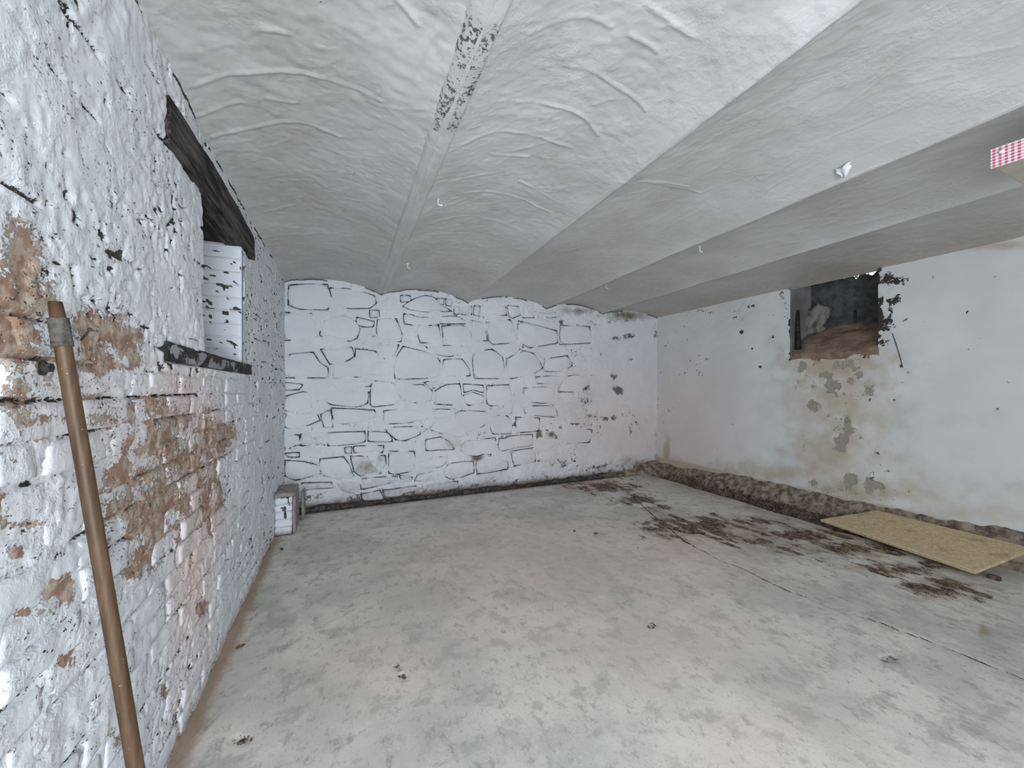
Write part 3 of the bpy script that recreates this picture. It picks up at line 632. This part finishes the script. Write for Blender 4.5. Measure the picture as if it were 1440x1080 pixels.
stR = blobs('R', RY, RZ, [(1175, 560, 70, 90, .55), (1170, 640, 70, 80, .5), (1175, 510, 66, 24, .7), (1060, 665, 130, 18, .5), (1200, 690, 130, 16, .55), (1350, 720, 110, 16, .4), (1330, 590, 90, 14, .2), (1180, 690, 60, 30, .6), (1320, 345, 130, 5, .6), (1165, 580, 40, 60, .45)], 0.3)
stR = stR * 1.45
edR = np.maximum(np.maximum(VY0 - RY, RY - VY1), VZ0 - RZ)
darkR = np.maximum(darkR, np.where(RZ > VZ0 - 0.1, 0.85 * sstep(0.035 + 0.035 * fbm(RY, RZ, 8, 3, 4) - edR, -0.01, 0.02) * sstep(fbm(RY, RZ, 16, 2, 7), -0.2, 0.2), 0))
stR = np.maximum(stR, 1.1 * np.exp(-(np.clip(RZ - 0.18, 0, 9) / 0.06) ** 2))
stR = np.maximum(stR, blobs('R', RY, RZ, [(938, 640, 4, 22, 1.3), (945, 655, 14, 10, 1.2)], 0.2))
pkR = blobs('R', RY, RZ, [(975, 610, 45, 70, .5), (950, 580, 30, 60, .4)], 0.1)  # pink light leak by the corner, tinted into the plaster colour
hR = hR - 0.004 * sstep(bareR, 0.4, 0.7)
keepR = ~((RY > VY0) & (RY < VY1) & (RZ > VZ0 - 0.03))
wall_right = grid('wall_right', np.stack([XR - hR, RY, RZ], -1), M_flake, {'bare': bareR, 'dark': darkR, 'stain': stR, 'pink': pkR}, keep=keepR, flip=True)
tag(wall_right, 'smooth off-white plastered wall with damp patch', kind='structure')

# window recess of the right wall: earth sill sloping up to a dark board, daylight at its ragged top
w2 = empty('window_2', (XR, 2.2, VZ0)); tag(w2, 'small blocked window recess high in the right wall', kind='structure')
XB = XR + 0.37
st_lip = True
sy = np.linspace(VY0 - 0.009, VY1 + 0.009, 70); st = np.linspace(0, 1, 50)
SY, ST = np.meshgrid(sy, st, indexing='ij')
SX = XR - 0.012 + ST * (XB + 0.02 - XR); SZ = VZ0 - 0.01 + 0.30 * ST ** 0.8 + 0.020 * fbm(SX * 2, SY, 6, 4, 4) - 0.05 * (1 - ST) * 0 + 0.05 * np.exp(-((SY - 2.3) / 0.25) ** 2) * ST
SZ[:, 0] -= 0.10; SX[:, 0] += 0.02; SX[:, 1] -= 0.006
o = grid('sloping_sill', np.stack([SX, SY, SZ], -1), M_dirtsill); child(o, w2)
o = MB().box(XR + 0.012, XB + 0.05, VY1, VY1 + 0.06, VZ0 - 0.05, 2.56).build('jamb', None); child(o, w2)
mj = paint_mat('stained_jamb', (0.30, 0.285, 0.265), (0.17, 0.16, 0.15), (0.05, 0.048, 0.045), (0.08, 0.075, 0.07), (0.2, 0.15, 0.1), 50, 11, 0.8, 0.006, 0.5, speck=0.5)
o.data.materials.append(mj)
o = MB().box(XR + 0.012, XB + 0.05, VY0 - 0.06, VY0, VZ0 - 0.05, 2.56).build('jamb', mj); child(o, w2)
# dark board with a ragged upper edge
pyv = np.linspace(VY0 - 0.02, VY1 + 0.02, 60); top = 2.470 + 0.045 * fbm(pyv, pyv * 0, 22, 2, 3)
top += np.where(pyv > 2.3, 0.05, 0)
V = []
for xx in (XB, XB + 0.03):
    for a, t in zip(pyv, top): V += [(xx, a, 1.86), (xx, a, t)]
n2 = len(pyv); F = []
for i in range(n2 - 1):
    for b, fl in ((0, 0), (2 * n2, 1)):
        q = (b + 2 * i, b + 2 * i + 1, b + 2 * i + 3, b + 2 * i + 2); F.append(q if not fl else q[::-1])
    F.append((2 * i + 1, 2 * n2 + 2 * i + 1, 2 * n2 + 2 * i + 3, 2 * i + 3))
me = bpy.data.meshes.new('blocking_board'); me.from_pydata(V, [], F); me.update()
ob = link('blocking_board', me, M_slate); child(ob, w2)
o = MB().box(XB - 0.006, XB - 0.001, 2.175, 2.20, 1.93, 2.12).build('board_slit', M_black); child(o, w2)
o = MB().box(XR - 0.01, XB + 0.02, VY0 - 0.06, VY1 + 0.06, 2.515, 2.60).build('top_slab', M_soil); child(o, w2)
q = rough_block('mortar_lump', (XR + 0.33, 2.54, 2.06), (0.05, 0.12, 0.15), mj, None, (6, 8, 10), 0.5, 0.07, 3, None, 12); child(q, w2)
# foliage outside, seen through the slit
def leaf_mesh():
    V = []; F = []
    prof = [(-0.5, 0.0), (-0.3, 0.16), (0, 0.24), (0.25, 0.17), (0.5, 0.0)]
    for (a, w_) in prof: V += [(a, -w_, 0.05 * w_), (a, 0, -0.06), (a, w_, 0.05 * w_)]
    for i in range(4):
        for j in range(2): F.append((3 * i + j, 3 * i + 3 + j, 3 * i + 4 + j, 3 * i + 1 + j))
    me = bpy.data.meshes.new('leaf'); me.from_pydata(V, [], F); me.update(); return me
lm = leaf_mesh(); lm.materials.append(M_leaf); rl = random.Random(2)
ivy = empty('ivy', (XB + 0.045, 2.2, 2.49)); tag(ivy, 'sunlit green ivy outside the slit above the dark window board', 'ivy')
child(MB().tube([(XB + 0.034 + 0.006 * sin(k * 1.7), VY0 - 0.05 + k * 0.06, 2.455 + 0.012 * sin(k * 1.1)) for k in range(15)], 0.005, 6).build('stem', M_leaf, smooth=True), ivy)
for k in range(34):
    o = bpy.data.objects.new('leaf', lm); C.objects.link(o)
    o.location = (XB + rl.uniform(0.06, 0.12), VY0 - 0.06 + k * 0.026 + rl.uniform(-0.01, 0.01), 2.51 + rl.uniform(-0.05, 0.05)); s_ = rl.uniform(0.07, 0.12); o.scale = (s_, s_, s_)
    o.rotation_euler = (rl.uniform(-0.6, 0.6), radians(-80) + rl.uniform(-0.5, 0.5), rl.uniform(-3, 3)); child(o, ivy)

# ---------------- ceiling: five shallow plaster vaults between beams
cxx = []
for i in range(5):
    a, b = SPR[i][0], SPR[i + 1][0]; cxx.append(np.linspace(a, b, int((b - a) / 0.0095), endpoint=False))
cxx = np.concatenate(cxx + [[SPR[5][0]]])
cyy = axis([(YR - 0.02, 0.4, 0.06), (0.4, 2.4, 0.0085), (2.4, YB + 0.08, 0.012)])
GX, GY = np.meshgrid(cxx, cyy, indexing='ij')
bay = np.clip(np.searchsorted([p[0] for p in SPR], GX, side='right') - 1, 0, 4)
GZ = np.zeros_like(GX)
for i in range(5):
    s_ = bay == i; a, b = SPR[i][0], SPR[i + 1][0]; t = (GX[s_] - a) / (b - a); yy = GY[s_]
    GZ[s_] = spring_z(i, yy) * (1 - t) + spring_z(i + 1, yy) * t + RISE[i] * (1 - (2 * t - 1) ** 2) ** 0.85
near = sstep(-GX, -2.3, -1.2)
GZ += 0.006 * fbm(GX, GY, 2.5, 3, 5) + 0.0040 * fbm(GX, GY, 12, 4, 6) * (0.3 + 0.7 * near) + 0.0022 * fbm(GX, GY, 40, 2, 9) * near
ARCS = [[(768,34),(802,29),(841,39),(875,53)], [(744,73),(798,66),(832,70),(861,83)], [(900,51),(929,68),(953,87),(977,97)], [(885,95),(909,105),(924,117)], [(793,131),(841,146),(880,165),(909,185)],
        [(725,170),(773,180),(817,194),(841,219)], [(647,214),(686,207),(734,214),(802,236)], [(637,267),(696,265)], [(691,238),(744,248)], [(627,287),(676,287),(725,297),(773,311)], [(603,321),(652,318),(691,326),(734,335)],
        [(730,277),(778,297)], [(603,338),(657,343)], [(613,365),(642,369)], [(275,124),(337,117),(419,126),(473,138),(536,159)], [(259,159),(337,156)], [(372,156),(419,167)], [(298,191),(357,191),(423,191),(477,210)],
        [(364,66),(403,72)], [(520,0),(559,27),(590,58)], [(633,43),(598,78),(578,124)], [(372,303),(427,299),(469,311)], [(388,264),(434,268)], [(458,229),(497,239)], [(364,334),(473,338)], [(900,272),(943,287),(987,297)], [(920,277),(968,290)]]
ra = random.Random(5)
ridge = np.zeros_like(GX)
def add_ridge(pts, w, h):
    a = np.array(pts); i0, i1 = np.searchsorted(cxx, [a[:, 0].min() - 0.05, a[:, 0].max() + 0.05]); j0, j1 = np.searchsorted(cyy, [a[:, 1].min() - 0.05, a[:, 1].max() + 0.05])
    if i1 <= i0 or j1 <= j0: return
    gx, gy = GX[i0:i1, j0:j1], GY[i0:i1, j0:j1]; wv = 0.010 * fbm(gx, gy, 7, 2, 3)
    d = seg_dist(gx + wv, gy + wv, pts)
    # one side of a trowel ridge is a soft slope, the crest is sharp
    ridge[i0:i1, j0:j1] = np.maximum(ridge[i0:i1, j0:j1], h * np.exp(-(d / w) ** 2) * (0.3 + 0.9 * vnoise(gx * 9, gy * 9, 4)))
def smooth_pts(p):
    p = [np.array(q, float) for q in p]
    for _ in range(2):
        q = [p[0]]
        for a, b in zip(p[:-1], p[1:]): q += [a * .75 + b * .25, a * .25 + b * .75]
        p = q + [p[-1]]
    return [tuple(v) for v in p]
for a in ARCS: add_ridge(smooth_pts([PL['C'](*p) for p in a]), 0.0065, 0.0075)
for k in range(150):
    i = ra.choice([0, 0, 0, 1, 1, 1, 1, 2]); a, b = SPR[i][0], SPR[i + 1][0]
    xm = ra.uniform(a + 0.08, b - 0.25); L = ra.uniform(0.05, 0.30); y0 = ra.uniform(0.6, 4.0); sl = ra.uniform(-0.5, 0.25)
    pts = [(xm + L * t, y0 + sl * L * t - 0.3 * L * (t * t) * 2) for t in np.linspace(0, 1, 6)]
    add_ridge(pts, ra.uniform(0.004, 0.006), ra.uniform(0.0015, 0.0035))
for k in range(60):                                         # long faint drags in the third and fourth vault
    i = ra.choice([2, 2, 2, 3]); a, b = SPR[i][0], SPR[i + 1][0]; xm = ra.uniform(a + 0.1, b - 0.06); y0 = ra.uniform(0.5, 3.4); L = ra.uniform(0.1, 0.35)
    add_ridge([(xm, y0), (xm + ra.uniform(-0.06, 0.06), y0 + L)], 0.006, ra.uniform(0.001, 0.003))
GZ -= ridge
bareC = np.zeros_like(GX)
b1 = np.abs(GX - 0.37)
pitC = sstep(fbm(GX, GY, 34, 2, 8), 0.22, 0.40) * np.exp(-(b1 / 0.08) ** 2) * sstep(GY, 1.0, 1.25) * sstep(-GY, -2.2, -1.5)
bareC = np.maximum(bareC, 0.50 * pitC); GZ += 0.004 * pitC
bareC = np.maximum(bareC, 0.75 * blobs('C', GX, GY, [(452, 35, 3, 3, 1), (838, 437, 2, 2, 1), (985, 215, 4, 3, .8), (1060, 205, 3, 2, .8), (470, 285, 3, 2, .8), (498, 259, 3, 2, .9), (520, 258, 2, 2, .9), (462, 313, 2, 4, .7), (500, 320, 2, 2, .8), (973, 300, 2, 2, .8), (1035, 370, 2, 2, .8)], 0.2))
toneC = np.maximum(0.25 * sstep(GX, 2.6, 4.4), 0.55 * sstep(GX, 3.5, 4.5))  # plaster tone browner and darker towards the right, back and left edges
toneC = np.maximum(toneC, 0.5 * np.exp(-((YB - GY) / 0.03) ** 2))
toneC = np.maximum(toneC, 0.36 * sstep(GY, 1.4, 3.8))
toneC = np.maximum(toneC, 0.30 * sstep(-GX, -0.35, 0.1))
ceiling = grid('ceiling', np.stack([GX, GY, GZ], -1), M_ceil, {'bare': bareC, 'stain': toneC}, flip=True)
tag(ceiling, 'plastered ceiling of shallow vaults between beams', kind='structure')
# plastered beam soffits between the vaults
for i in (1, 2, 3, 4):
    w_ = [0, 0.050, 0.024, 0.02, 0.018][i]; ys = axis([(YR, 0.4, 0.1), (0.4, YB + 0.05, 0.02)]); us = np.array([-1.25, -1.0, -0.8, -0.6, -0.4, -0.2, 0, 0.2, 0.4, 0.6, 0.8, 1.0, 1.25])
    UU, YY = np.meshgrid(us, ys, indexing='ij')
    XX = SPR[i][0] + UU * w_ + 0.004 * fbm(YY, UU, 4, 3, i)
    ZZ = spring_z(i, YY) + np.where(np.abs(UU) > 1.1, 0.030, 0.008 * UU ** 2) + 0.003 * fbm(XX, YY, 10, 3, i) + 0.006
    s_ = grid('beam', np.stack([XX, YY, ZZ], -1), M_ceil, {'bare': (0.44 + 0.12 * fbm(XX, YY, 12, 2, 8)) * (i == 1) * sstep(YY, 0.95, 1.15) * sstep(-YY, -2.2, -1.5), 'stain': 0.25 + 0 * XX}, flip=True, parent=ceiling)

# ---------------- rear wall with the doorway the daylight comes by
wr = MB(); DX0, DX1, DZ = -0.45, 0.95, 2.06
wr.box(XL - 0.1, DX0, YR - 0.15, YR, -0.1, ZW).box(DX1, XR + 0.1, YR - 0.15, YR, -0.1, ZW).box(DX0, DX1, YR - 0.15, YR, DZ, ZW)
wo = wr.build('wall_rear', M_flake); tag(wo, 'plastered wall with an open doorway behind the viewer', kind='structure')

# ---------------- crumbling ledge along the foot of the right wall, rising in the corner
ey = np.linspace(0.2, YB + 0.02, 330); et = np.linspace(0, 1, 34)
EY, ET = np.meshgrid(ey, et, indexing='ij')
ew = 0.215 + 0.05 * fbm(EY, EY * 0 + 1, 2.0, 3, 3) - 0.05 * sstep(EY, 3.0, 4.0); eh = 0.235 + 0.03 * fbm(EY, EY * 0 + 5, 1.7, 3, 5) - 0.06 * sstep(EY, 2.9, 4.3) + 0.03 * sstep(-EY, -1.6, -1.0)
EX = XR + 0.02 - (1 - ET) * (ew + 0.02)
prof = np.where(ET < 0.6, 0.70 * (ET / 0.6) ** 0.8, 0.70 + 0.30 * (ET - 0.6) / 0.4)
EZ = -0.09 + (eh + 0.09) * prof + (0.045 * fbm(EX, EY, 6, 4, 8) + 0.020 * fbm(EX, EY, 20, 3, 9)) * (0.4 + 0.6 * np.sin(ET * pi))
led = grid('trim_1', np.stack([EX, EY, EZ], -1), M_ledge, flip=False); tag(led, 'crumbling brown cement ledge along the foot of the right wall', kind='structure')
# and its spill on the back wall
gx = np.linspace(3.15, XR + 0.02, 120); gt = np.linspace(0, 1, 24)
EX, ET = np.meshgrid(gx, gt, indexing='ij')
hh = -0.04 + 0.21 * sstep(EX, 3.45, 4.45) + 0.02 * fbm(EX, EX * 0, 5, 3, 3); ww = 0.08 + 0.16 * sstep(EX, 3.6, 4.4)
EY = YB + 0.02 - (1 - ET) * ww
EZ = -0.06 + (hh + 0.06) * np.sin(ET * pi / 2) + 0.016 * fbm(EX, EY, 9, 4, 3)
led2 = grid('trim_2', np.stack([EX, EY, EZ], -1), M_ledge, flip=True); tag(led2, 'brown cement fillet in the corner at the foot of the back wall', kind='structure')

# ================================================================== THINGS
# debris in the channel along the right wall
rd = random.Random(9); V = []; F = []
def chip(x, y, z, s):
    b = len(V); a = rd.uniform(0, 6.28)
    dx, dy, dz = s * rd.uniform(0.5, 1.5), s * rd.uniform(0.4, 1.0), s * rd.uniform(0.25, 0.7); tl = rd.uniform(-0.5, 0.5)
    for (p, q, r) in [(-1, -1, -1), (1, -1, -1), (1, 1, -1), (-1, 1, -1), (-.7, -.8, 1), (.8, -.6, 1), (.6, .8, 1), (-.8, .7, 1)]:
        xx, yy = p * dx * rd.uniform(.7, 1.1), q * dy * rd.uniform(.7, 1.1); V.append((x + xx * cos(a) - yy * sin(a), y + xx * sin(a) + yy * cos(a), z + r * dz + tl * xx))
    F.extend(tuple(b + i for i in q) for q in [(0, 3, 2, 1), (4, 5, 6, 7), (0, 1, 5, 4), (1, 2, 6, 5), (2, 3, 7, 6), (3, 0, 4, 7)])
for k in range(1500):
    y = rd.uniform(1.5, 4.2) if k % 3 else rd.gauss(2.6, 0.4); sx = float(slab_edge_x(np.array(y))); x = rd.uniform(sx + 0.005, sx + 0.21)
    chip(x, y, -0.05 + 0.55 * max(0, x - sx - 0.05) + rd.uniform(0, 0.03), rd.uniform(0.004, 0.014))
me = bpy.data.meshes.new('debris'); me.from_pydata(V, [], F); me.update()
o = link('debris', me, M_chip); tag(o, 'dark crumbled mortar and wood debris lying in the channel', 'debris', kind='stuff')
# crumbs on the ledge and floor: few, countable
M_crumb = M_chip
def crumb(px, py, s, lab, mat=None, z=0.0):
    global V, F
    V = []; F = []; x, y = on_z(px, py, 0.004); chip(x, y, s * 0.55, s)
    me = bpy.data.meshes.new('crumb'); me.from_pydata(V, [], F); me.update()
    zmin = min(v.co.z for v in me.vertices)
    for v in me.vertices: v.co.z -= zmin
    return tag(link('mortar_crumb', me, mat or M_crumb), lab, 'crumb', 'dark crumbs on the floor')
for px, py, s, lab in [(808, 747, 0.016, 'dark crumb beside its larger twin on bare mid floor'), (838, 751, 0.020, 'larger dark crumb lying on bare mid floor'),
                       (380, 772, 0.013, 'crumb against the left wall below the brick pier'), (396, 773, 0.011, 'small dark crumb on the floor in front of the brick pier'),
                       (897, 770, 0.009, 'tiny dark crumb between the floor crack and the brown scars')]:
    crumb(px, py, s, lab)

# pole leaning on the left wall
pt, pb = np.array((-0.522, 1.06, 1.472)), np.array((-0.374, 1.13, 0.0))
pole = empty('wooden_pole', tuple(pb)); tag(pole, 'long brown wooden pole leaning against the white brick wall', 'pole')
def along(t): return tuple(pb + (pt - pb) * t)
def pc(o): return child(o, pole)
ts = np.linspace(0, 1, 26)
pts = [along(t) for t in ts]; pts = [(p[0], p[1] + 0.004 * sin(t * pi), p[2]) for p, t in zip(pts, ts)]
rad = [0.0152 - 0.0025 * t for t in ts]; rad[0] *= 0.9; rad[-1] *= 0.78
pc(MB().tube(pts, rad, 16).build('shaft', M_pole, smooth=True))
wr_ = MB(); tt = np.linspace(0.945, 0.978, 12)
wr_.tube([along(t) for t in tt], [0.0148 + 0.0009 * (k % 2) for k in range(12)], 16); o = pc(wr_.build('wrapping', M_tape, smooth=True)); o['label'] = 'grey cord wrapped around the top end'
pc(MB().tube([along(0.940), along(0.946)], 0.0160, 14).build('cord_end', M_tape, smooth=True))

def rod(name, a, b, r, mat, label, cat, n=8):
    a, b = np.array(a), np.array(b)
    return tag(MB().tube([tuple(a + (b - a) * t) for t in (0, .5, 1)], r, n).build(name, mat, smooth=True), label, cat)
# nail standing out of the wall beside the pole, and a rusty bolt
yn, zn = on_x(98, 462, XL); 
nl = empty('nail', (XL, 1.17, 1.42)); tag(nl, 'thin dark nail standing out of the wall by the pole top', 'nail')
a = np.array((XL - 0.01, 1.215, 1.405)); b = np.array((XL + 0.045, 1.135, 1.428))
child(MB().tube([tuple(a), tuple(b)], 0.0022, 8).build('shank', M_steel, smooth=True), nl)
child(MB().tube([tuple(b), tuple(b + (b - a) * 0.02)], 0.0045, 10).build('head', M_steel, smooth=True), nl)
yb, zb = on_x(67, 517, XL + 0.01)
bo = empty('wall_bolt', (XL, yb, zb)); tag(bo, 'rusty bolt and washer set in a hole of the brick wall', 'bolt')
o = MB().tube([(XL - 0.03, yb, zb), (XL + 0.004, yb, zb)], 0.016, 14).build('washer', M_steel, smooth=False); child(o, bo)
o = MB().tube([(XL + 0.004, yb, zb), (XL + 0.016, yb, zb)], 0.010, 6).build('bolt_head', M_steel); child(o, bo)

# brick pier in the far left corner
pr = empty('brick_pier', (-0.47, 4.05, 0)); tag(pr, 'low white painted brick pier with cement cap in the corner', 'pier')
PX0, PX1, PY0, PY1 = -0.548, -0.402, 3.885, 4.24
rp = random.Random(3)
for k in range(5):
    z0 = 0.004 + k * 0.067
    child(rough_block('brick', ((PX0 + PX1) / 2 - 0.004, (PY0 + PY1) / 2, z0 + 0.033), ((PX1 - PX0) / 2 - 0.006 + rp.uniform(-.003, .002), (PY1 - PY0) / 2, 0.0315), M_reveal, None, (5, 6, 3), 0.25, 0.005, k,
                      {'bare': lambda W: 0.74 * sstep(fbm(W[:, 0] * 2, W[:, 2], 16, 3, 3), 0.0, 0.35), 'stain': lambda W: 0.8 * np.exp(-(np.clip(W[:, 2], 0, 9) / 0.05) ** 2)}, 20), pr)
child(rough_block('cap', ((PX0 + PX1) / 2 + 0.004, (PY0 + PY1) / 2, 0.357), ((PX1 - PX0) / 2 + 0.008, (PY1 - PY0) / 2 + 0.006, 0.020), M_cap, None, (5, 8, 3), 0.6, 0.008, 2, None, 14), pr)
child(rough_block('side_render', (PX1 + 0.004, (PY0 + PY1) / 2, 0.168), (0.010, (PY1 - PY0) / 2 + 0.004, 0.166), M_cap, None, (2, 8, 8), 0.6, 0.006, 4, None, 14), pr)
sl = rough_block('slab_fragment', (-0.360, 4.36, 0.135), (0.012, 0.10, 0.135), M_cap, None, (2, 5, 8), 0.5, 0.008, 6, None, 12); tag(sl, 'thin grey slab fragment standing between pier and back wall', 'slab')

# chipboard panel propped on the ledge
from mathutils import Matrix, Vector
A_ = Vector((4.115, 2.10, 0.045)); B_ = Vector((3.945, 1.095, 0.030)); Cc = Vector((4.44, 1.815, 0.172))
ux = (B_ - A_).normalized(); wv = (Cc - A_); wv = (wv - ux * wv.dot(ux)); W_ = wv.length; uy = wv.normalized(); uz = ux.cross(uy)
if uz.z < 0: uz = -uz
M3 = Matrix((ux, uy, uz)).transposed()
Cc = Vector((4.44, 1.815, 0.172)); Dd = Vector((4.37, 0.95, 0.172)); nx, ny = 26, 10; V = []; F = []
bd = empty('wooden_board', tuple((A_ + B_) / 2)); tag(bd, 'tan chipboard panel propped slanting on the ledge by the right wall', 'board')
rbp = random.Random(1)
for lay, th in ((0, 0.0), (1, 0.022)):
    for i in range(nx + 1):
        for j in range(ny + 1):
            e = 0.004 * (vnoise(np.array(i * 0.9), np.array(j * 1.1), 3) - 0.5) if (i in (0, nx) or j in (0, ny)) else 0
            p = (A_.lerp(B_, i / nx)).lerp(Cc.lerp(Dd, i / nx), j / ny) + ux * e + uy * e + uz * th; V.append(tuple(p))
n1 = (nx + 1) * (ny + 1); ix = lambda l, i, j: l * n1 + i * (ny + 1) + j
for i in range(nx):
    for j in range(ny):
        F.append((ix(1, i, j), ix(1, i + 1, j), ix(1, i + 1, j + 1), ix(1, i, j + 1))); F.append((ix(0, i, j), ix(0, i, j + 1), ix(0, i + 1, j + 1), ix(0, i + 1, j)))
FE = []
for i in range(nx):
    for j in (0, ny): FE.append((ix(0, i, j), ix(0, i + 1, j), ix(1, i + 1, j), ix(1, i, j)))
for j in range(ny):
    for i in (0, nx): FE.append((ix(0, i, j), ix(0, i, j + 1), ix(1, i, j + 1), ix(1, i, j)))
me = bpy.data.meshes.new('panel'); me.from_pydata(V, [], F + FE); me.update()
o = link('panel', me, M_osb); child(o, bd)
# pale torn paper edge strip along the front of the panel
q = MB(); p0, p1 = A_ + uz * 0.0225, B_ + uz * 0.0225
pts = [p0 + (p1 - p0) * t + uy * (0.004 + 0.003 * sin(t * 40)) for t in np.linspace(0.02, 0.98, 30)]
q.tube([tuple(p) for p in pts], 0.0022, 6); o = q.build('splintered_edge', simple('pale_splinter', (0.6, 0.55, 0.45), (0.72, 0.68, 0.6), 40)); child(o, bd)
bl = rough_block('stone_block', (4.06, 1.04, 0.006), (0.03, 0.03, 0.02), M_chip, None, (3, 3, 3), 0.6, 0.006, 2); tag(bl, 'small dark stone under the front edge of the chipboard panel', 'stone')
wl_ = [on_z(px, py, z) + (z,) for px, py, z in [(1216, 752, 0.075), (1219, 757, 0.06), (1216, 763, 0.04), (1220, 766, 0.02), (1224, 768, 0.004)]]
tag(MB().tube(wl_, 0.002, 6).build('bent_wire', M_steel, smooth=True), 'bent bit of wire hanging at the front of the chipboard panel', 'wire')

# hooks screwed into the vaults
def ceil_z(x, y):
    i = int(np.clip(np.searchsorted([p[0] for p in SPR], x, side='right') - 1, 0, 4)); a, b = SPR[i][0], SPR[i + 1][0]; t = (x - a) / (b - a)
    return float(spring_z(i, y) * (1 - t) + spring_z(i + 1, y) * t + RISE[i] * (1 - (2 * t - 1) ** 2) ** 0.85)
def hook(px, py, label):
    x, y = on_z(px, py - 6, 2.46)
    for _ in range(4): z = ceil_z(x, y); x, y = on_z(px, py - 6, z)
    e = empty('ceiling_hook', (x, y, z)); tag(e, label, 'hook', 'white ceiling hooks')
    child(MB().tube([(x, y, z + 0.006), (x, y, z - 0.003)], 0.012, 12).build('rosette', M_hook, smooth=False), e)
    pts = [(x, y, z - 0.002), (x, y, z - 0.020), (x, y, z - 0.038)]
    for k in range(1, 8):
        a = pi * k / 7 * 0.62; pts.append((x + 0.024 * sin(a) * 0.9, y - 0.024 * sin(a) * 0.2, z - 0.038 - 0.018 * (1 - cos(a)) * 0.35))
    pts.append((pts[-1][0] + 0.004, pts[-1][1], pts[-1][2] + 0.014))
    child(MB().tube(pts, 0.0036, 8).build('hook_wire', M_hook, smooth=True), e)
hook(616, 285, 'white hook in the vault right of the pitted beam, the one nearer the doorway')
hook(573, 377, 'small white hook in the vault over the rubble wall, next to the pitted beam')
hook(984, 353, 'white ceiling hook in the fourth vault, nearer the blocked right window')
hook(852, 406, 'white ceiling hook in the fourth vault close to the rubble stone wall')

# flake of paint curling from the third vault
x, y = on_z(1187, 236, 2.47)
for _ in range(4): z = ceil_z(x, y); x, y = on_z(1187, 236, z)
V = []; F = []; nu, nv = 9, 7
for i in range(nu):
    for j in range(nv):
        u, v = i / (nu - 1) - 0.5, j / (nv - 1)
        wd = 0.080 * (1 - 0.55 * v) * (1 + 0.25 * sin(9 * v + 3)); V.append((x + 0.05 * v - 0.02 + 0.008 * sin(7 * u), y + u * wd + 0.01 * v, z + 0.004 - 0.040 * v ** 1.4 - 0.006 * cos(6 * u)))
for i in range(nu - 1):
    for j in range(nv - 1): F.append((i * nv + j, i * nv + j + 1, (i + 1) * nv + j + 1, (i + 1) * nv + j))
me = bpy.data.meshes.new('paint_flake'); me.from_pydata(V, [], F); me.update(); me.polygons.foreach_set('use_smooth', [True] * len(F))
o = link('paint_flake', me, M_flk); so = o.modifiers.new('thick', 'SOLIDIFY'); so.thickness = 0.0012
tag(o, 'white paint flake curling down from the ceiling vault', 'paint flake')

# board under the ceiling trimmed with gingham ribbon
GXa, GXb, GYa, GYb, GZa, GZb = 2.68, 3.12, -0.25, 0.69, 2.295, 2.375
gb = empty('ceiling_shelf', ((GXa + GXb) / 2, 0.22, GZb)); tag(gb, 'beige board under the ceiling trimmed with red gingham ribbon', 'shelf')
child(MB().box(GXa, GXb, GYa, GYb, GZa, GZb).build('board', M_pale, bevel=0.004), gb)
for yy in (-0.1, 0.5):
    child(MB().box(GXa + 0.16, GXa + 0.20, yy - 0.02, yy + 0.02, GZb - 0.001, 2.56).build('hanger_block', M_pale), gb)
n = 24; V = []; F = []
for i in range(n + 1):
    yy = GYa + (GYb + 0.006 - GYa) * i / n
    for k, zz in enumerate((GZa - 0.004, (GZa + GZb) / 2, GZb + 0.003)): V.append((GXa - 0.004 - 0.0015 * sin(yy * 30), yy, zz + 0.002 * sin(yy * 18)))
for i in range(n):
    for k in range(2): F.append((i * 3 + k, i * 3 + k + 1, i * 3 + k + 4, i * 3 + k + 3))
me = bpy.data.meshes.new('ribbon'); me.from_pydata(V, [], F); me.update(); o = link('ribbon', me, M_ging); so = o.modifiers.new('t', 'SOLIDIFY'); so.thickness = 0.002
child(o, gb); o['label'] = 'red and white gingham ribbon'
yy, zz = on_x(1409, 213, GXa - 0.008)
child(MB().tube([(GXa - 0.004, yy, zz), (GXa - 0.012, yy, zz), (GXa - 0.015, yy, zz)], [0.008, 0.009, 0.006], 12).build('push_pin', M_hook, smooth=True), gb)

# pipe end standing in the right window recess, and the wire on the wall beside it
dp = empty('drain_pipe', (XR + 0.05, 2.555, 1.72)); tag(dp, 'short dark pipe end standing in the corner of the right window recess', 'pipe')
child(MB().tube([(XR + 0.055, 2.555, 1.74), (XR + 0.055, 2.558, 1.85), (XR + 0.06, 2.562, 2.02), (XR + 0.07, 2.565, 2.16)], [0.024, 0.024, 0.018, 0.012], 12).build('pipe_body', M_black, smooth=True), dp)
child(MB().tube([(XR + 0.055, 2.555, 1.725), (XR + 0.055, 2.555, 1.755)], 0.031, 14).build('collar', M_black, smooth=False), dp)
pw = [on_x(px, py, XR - 0.008) for px, py in [(1255, 468), (1260, 482), (1265, 498), (1270, 517)]]
tag(MB().tube([(XR - 0.012, y, z) for y, z in pw], 0.0028, 6).build('hanging_wire', M_steel, smooth=True), 'thin dark wire hanging on the wall beside the right window', 'wire')

# dry leaf on the floor by the left wall
x, y = on_z(338, 909, 0.004)
o = bpy.data.objects.new('dry_leaf', lm.copy()); C.objects.link(o); o.data.materials.clear(); o.data.materials.append(M_dry)
o.location = (x, y, 0.006); o.scale = (0.05, 0.05, 0.05); o.rotation_euler = (0.15, 0.1, 0.6); tag(o, 'dry brown leaf lying on the floor near the left wall', 'leaf')
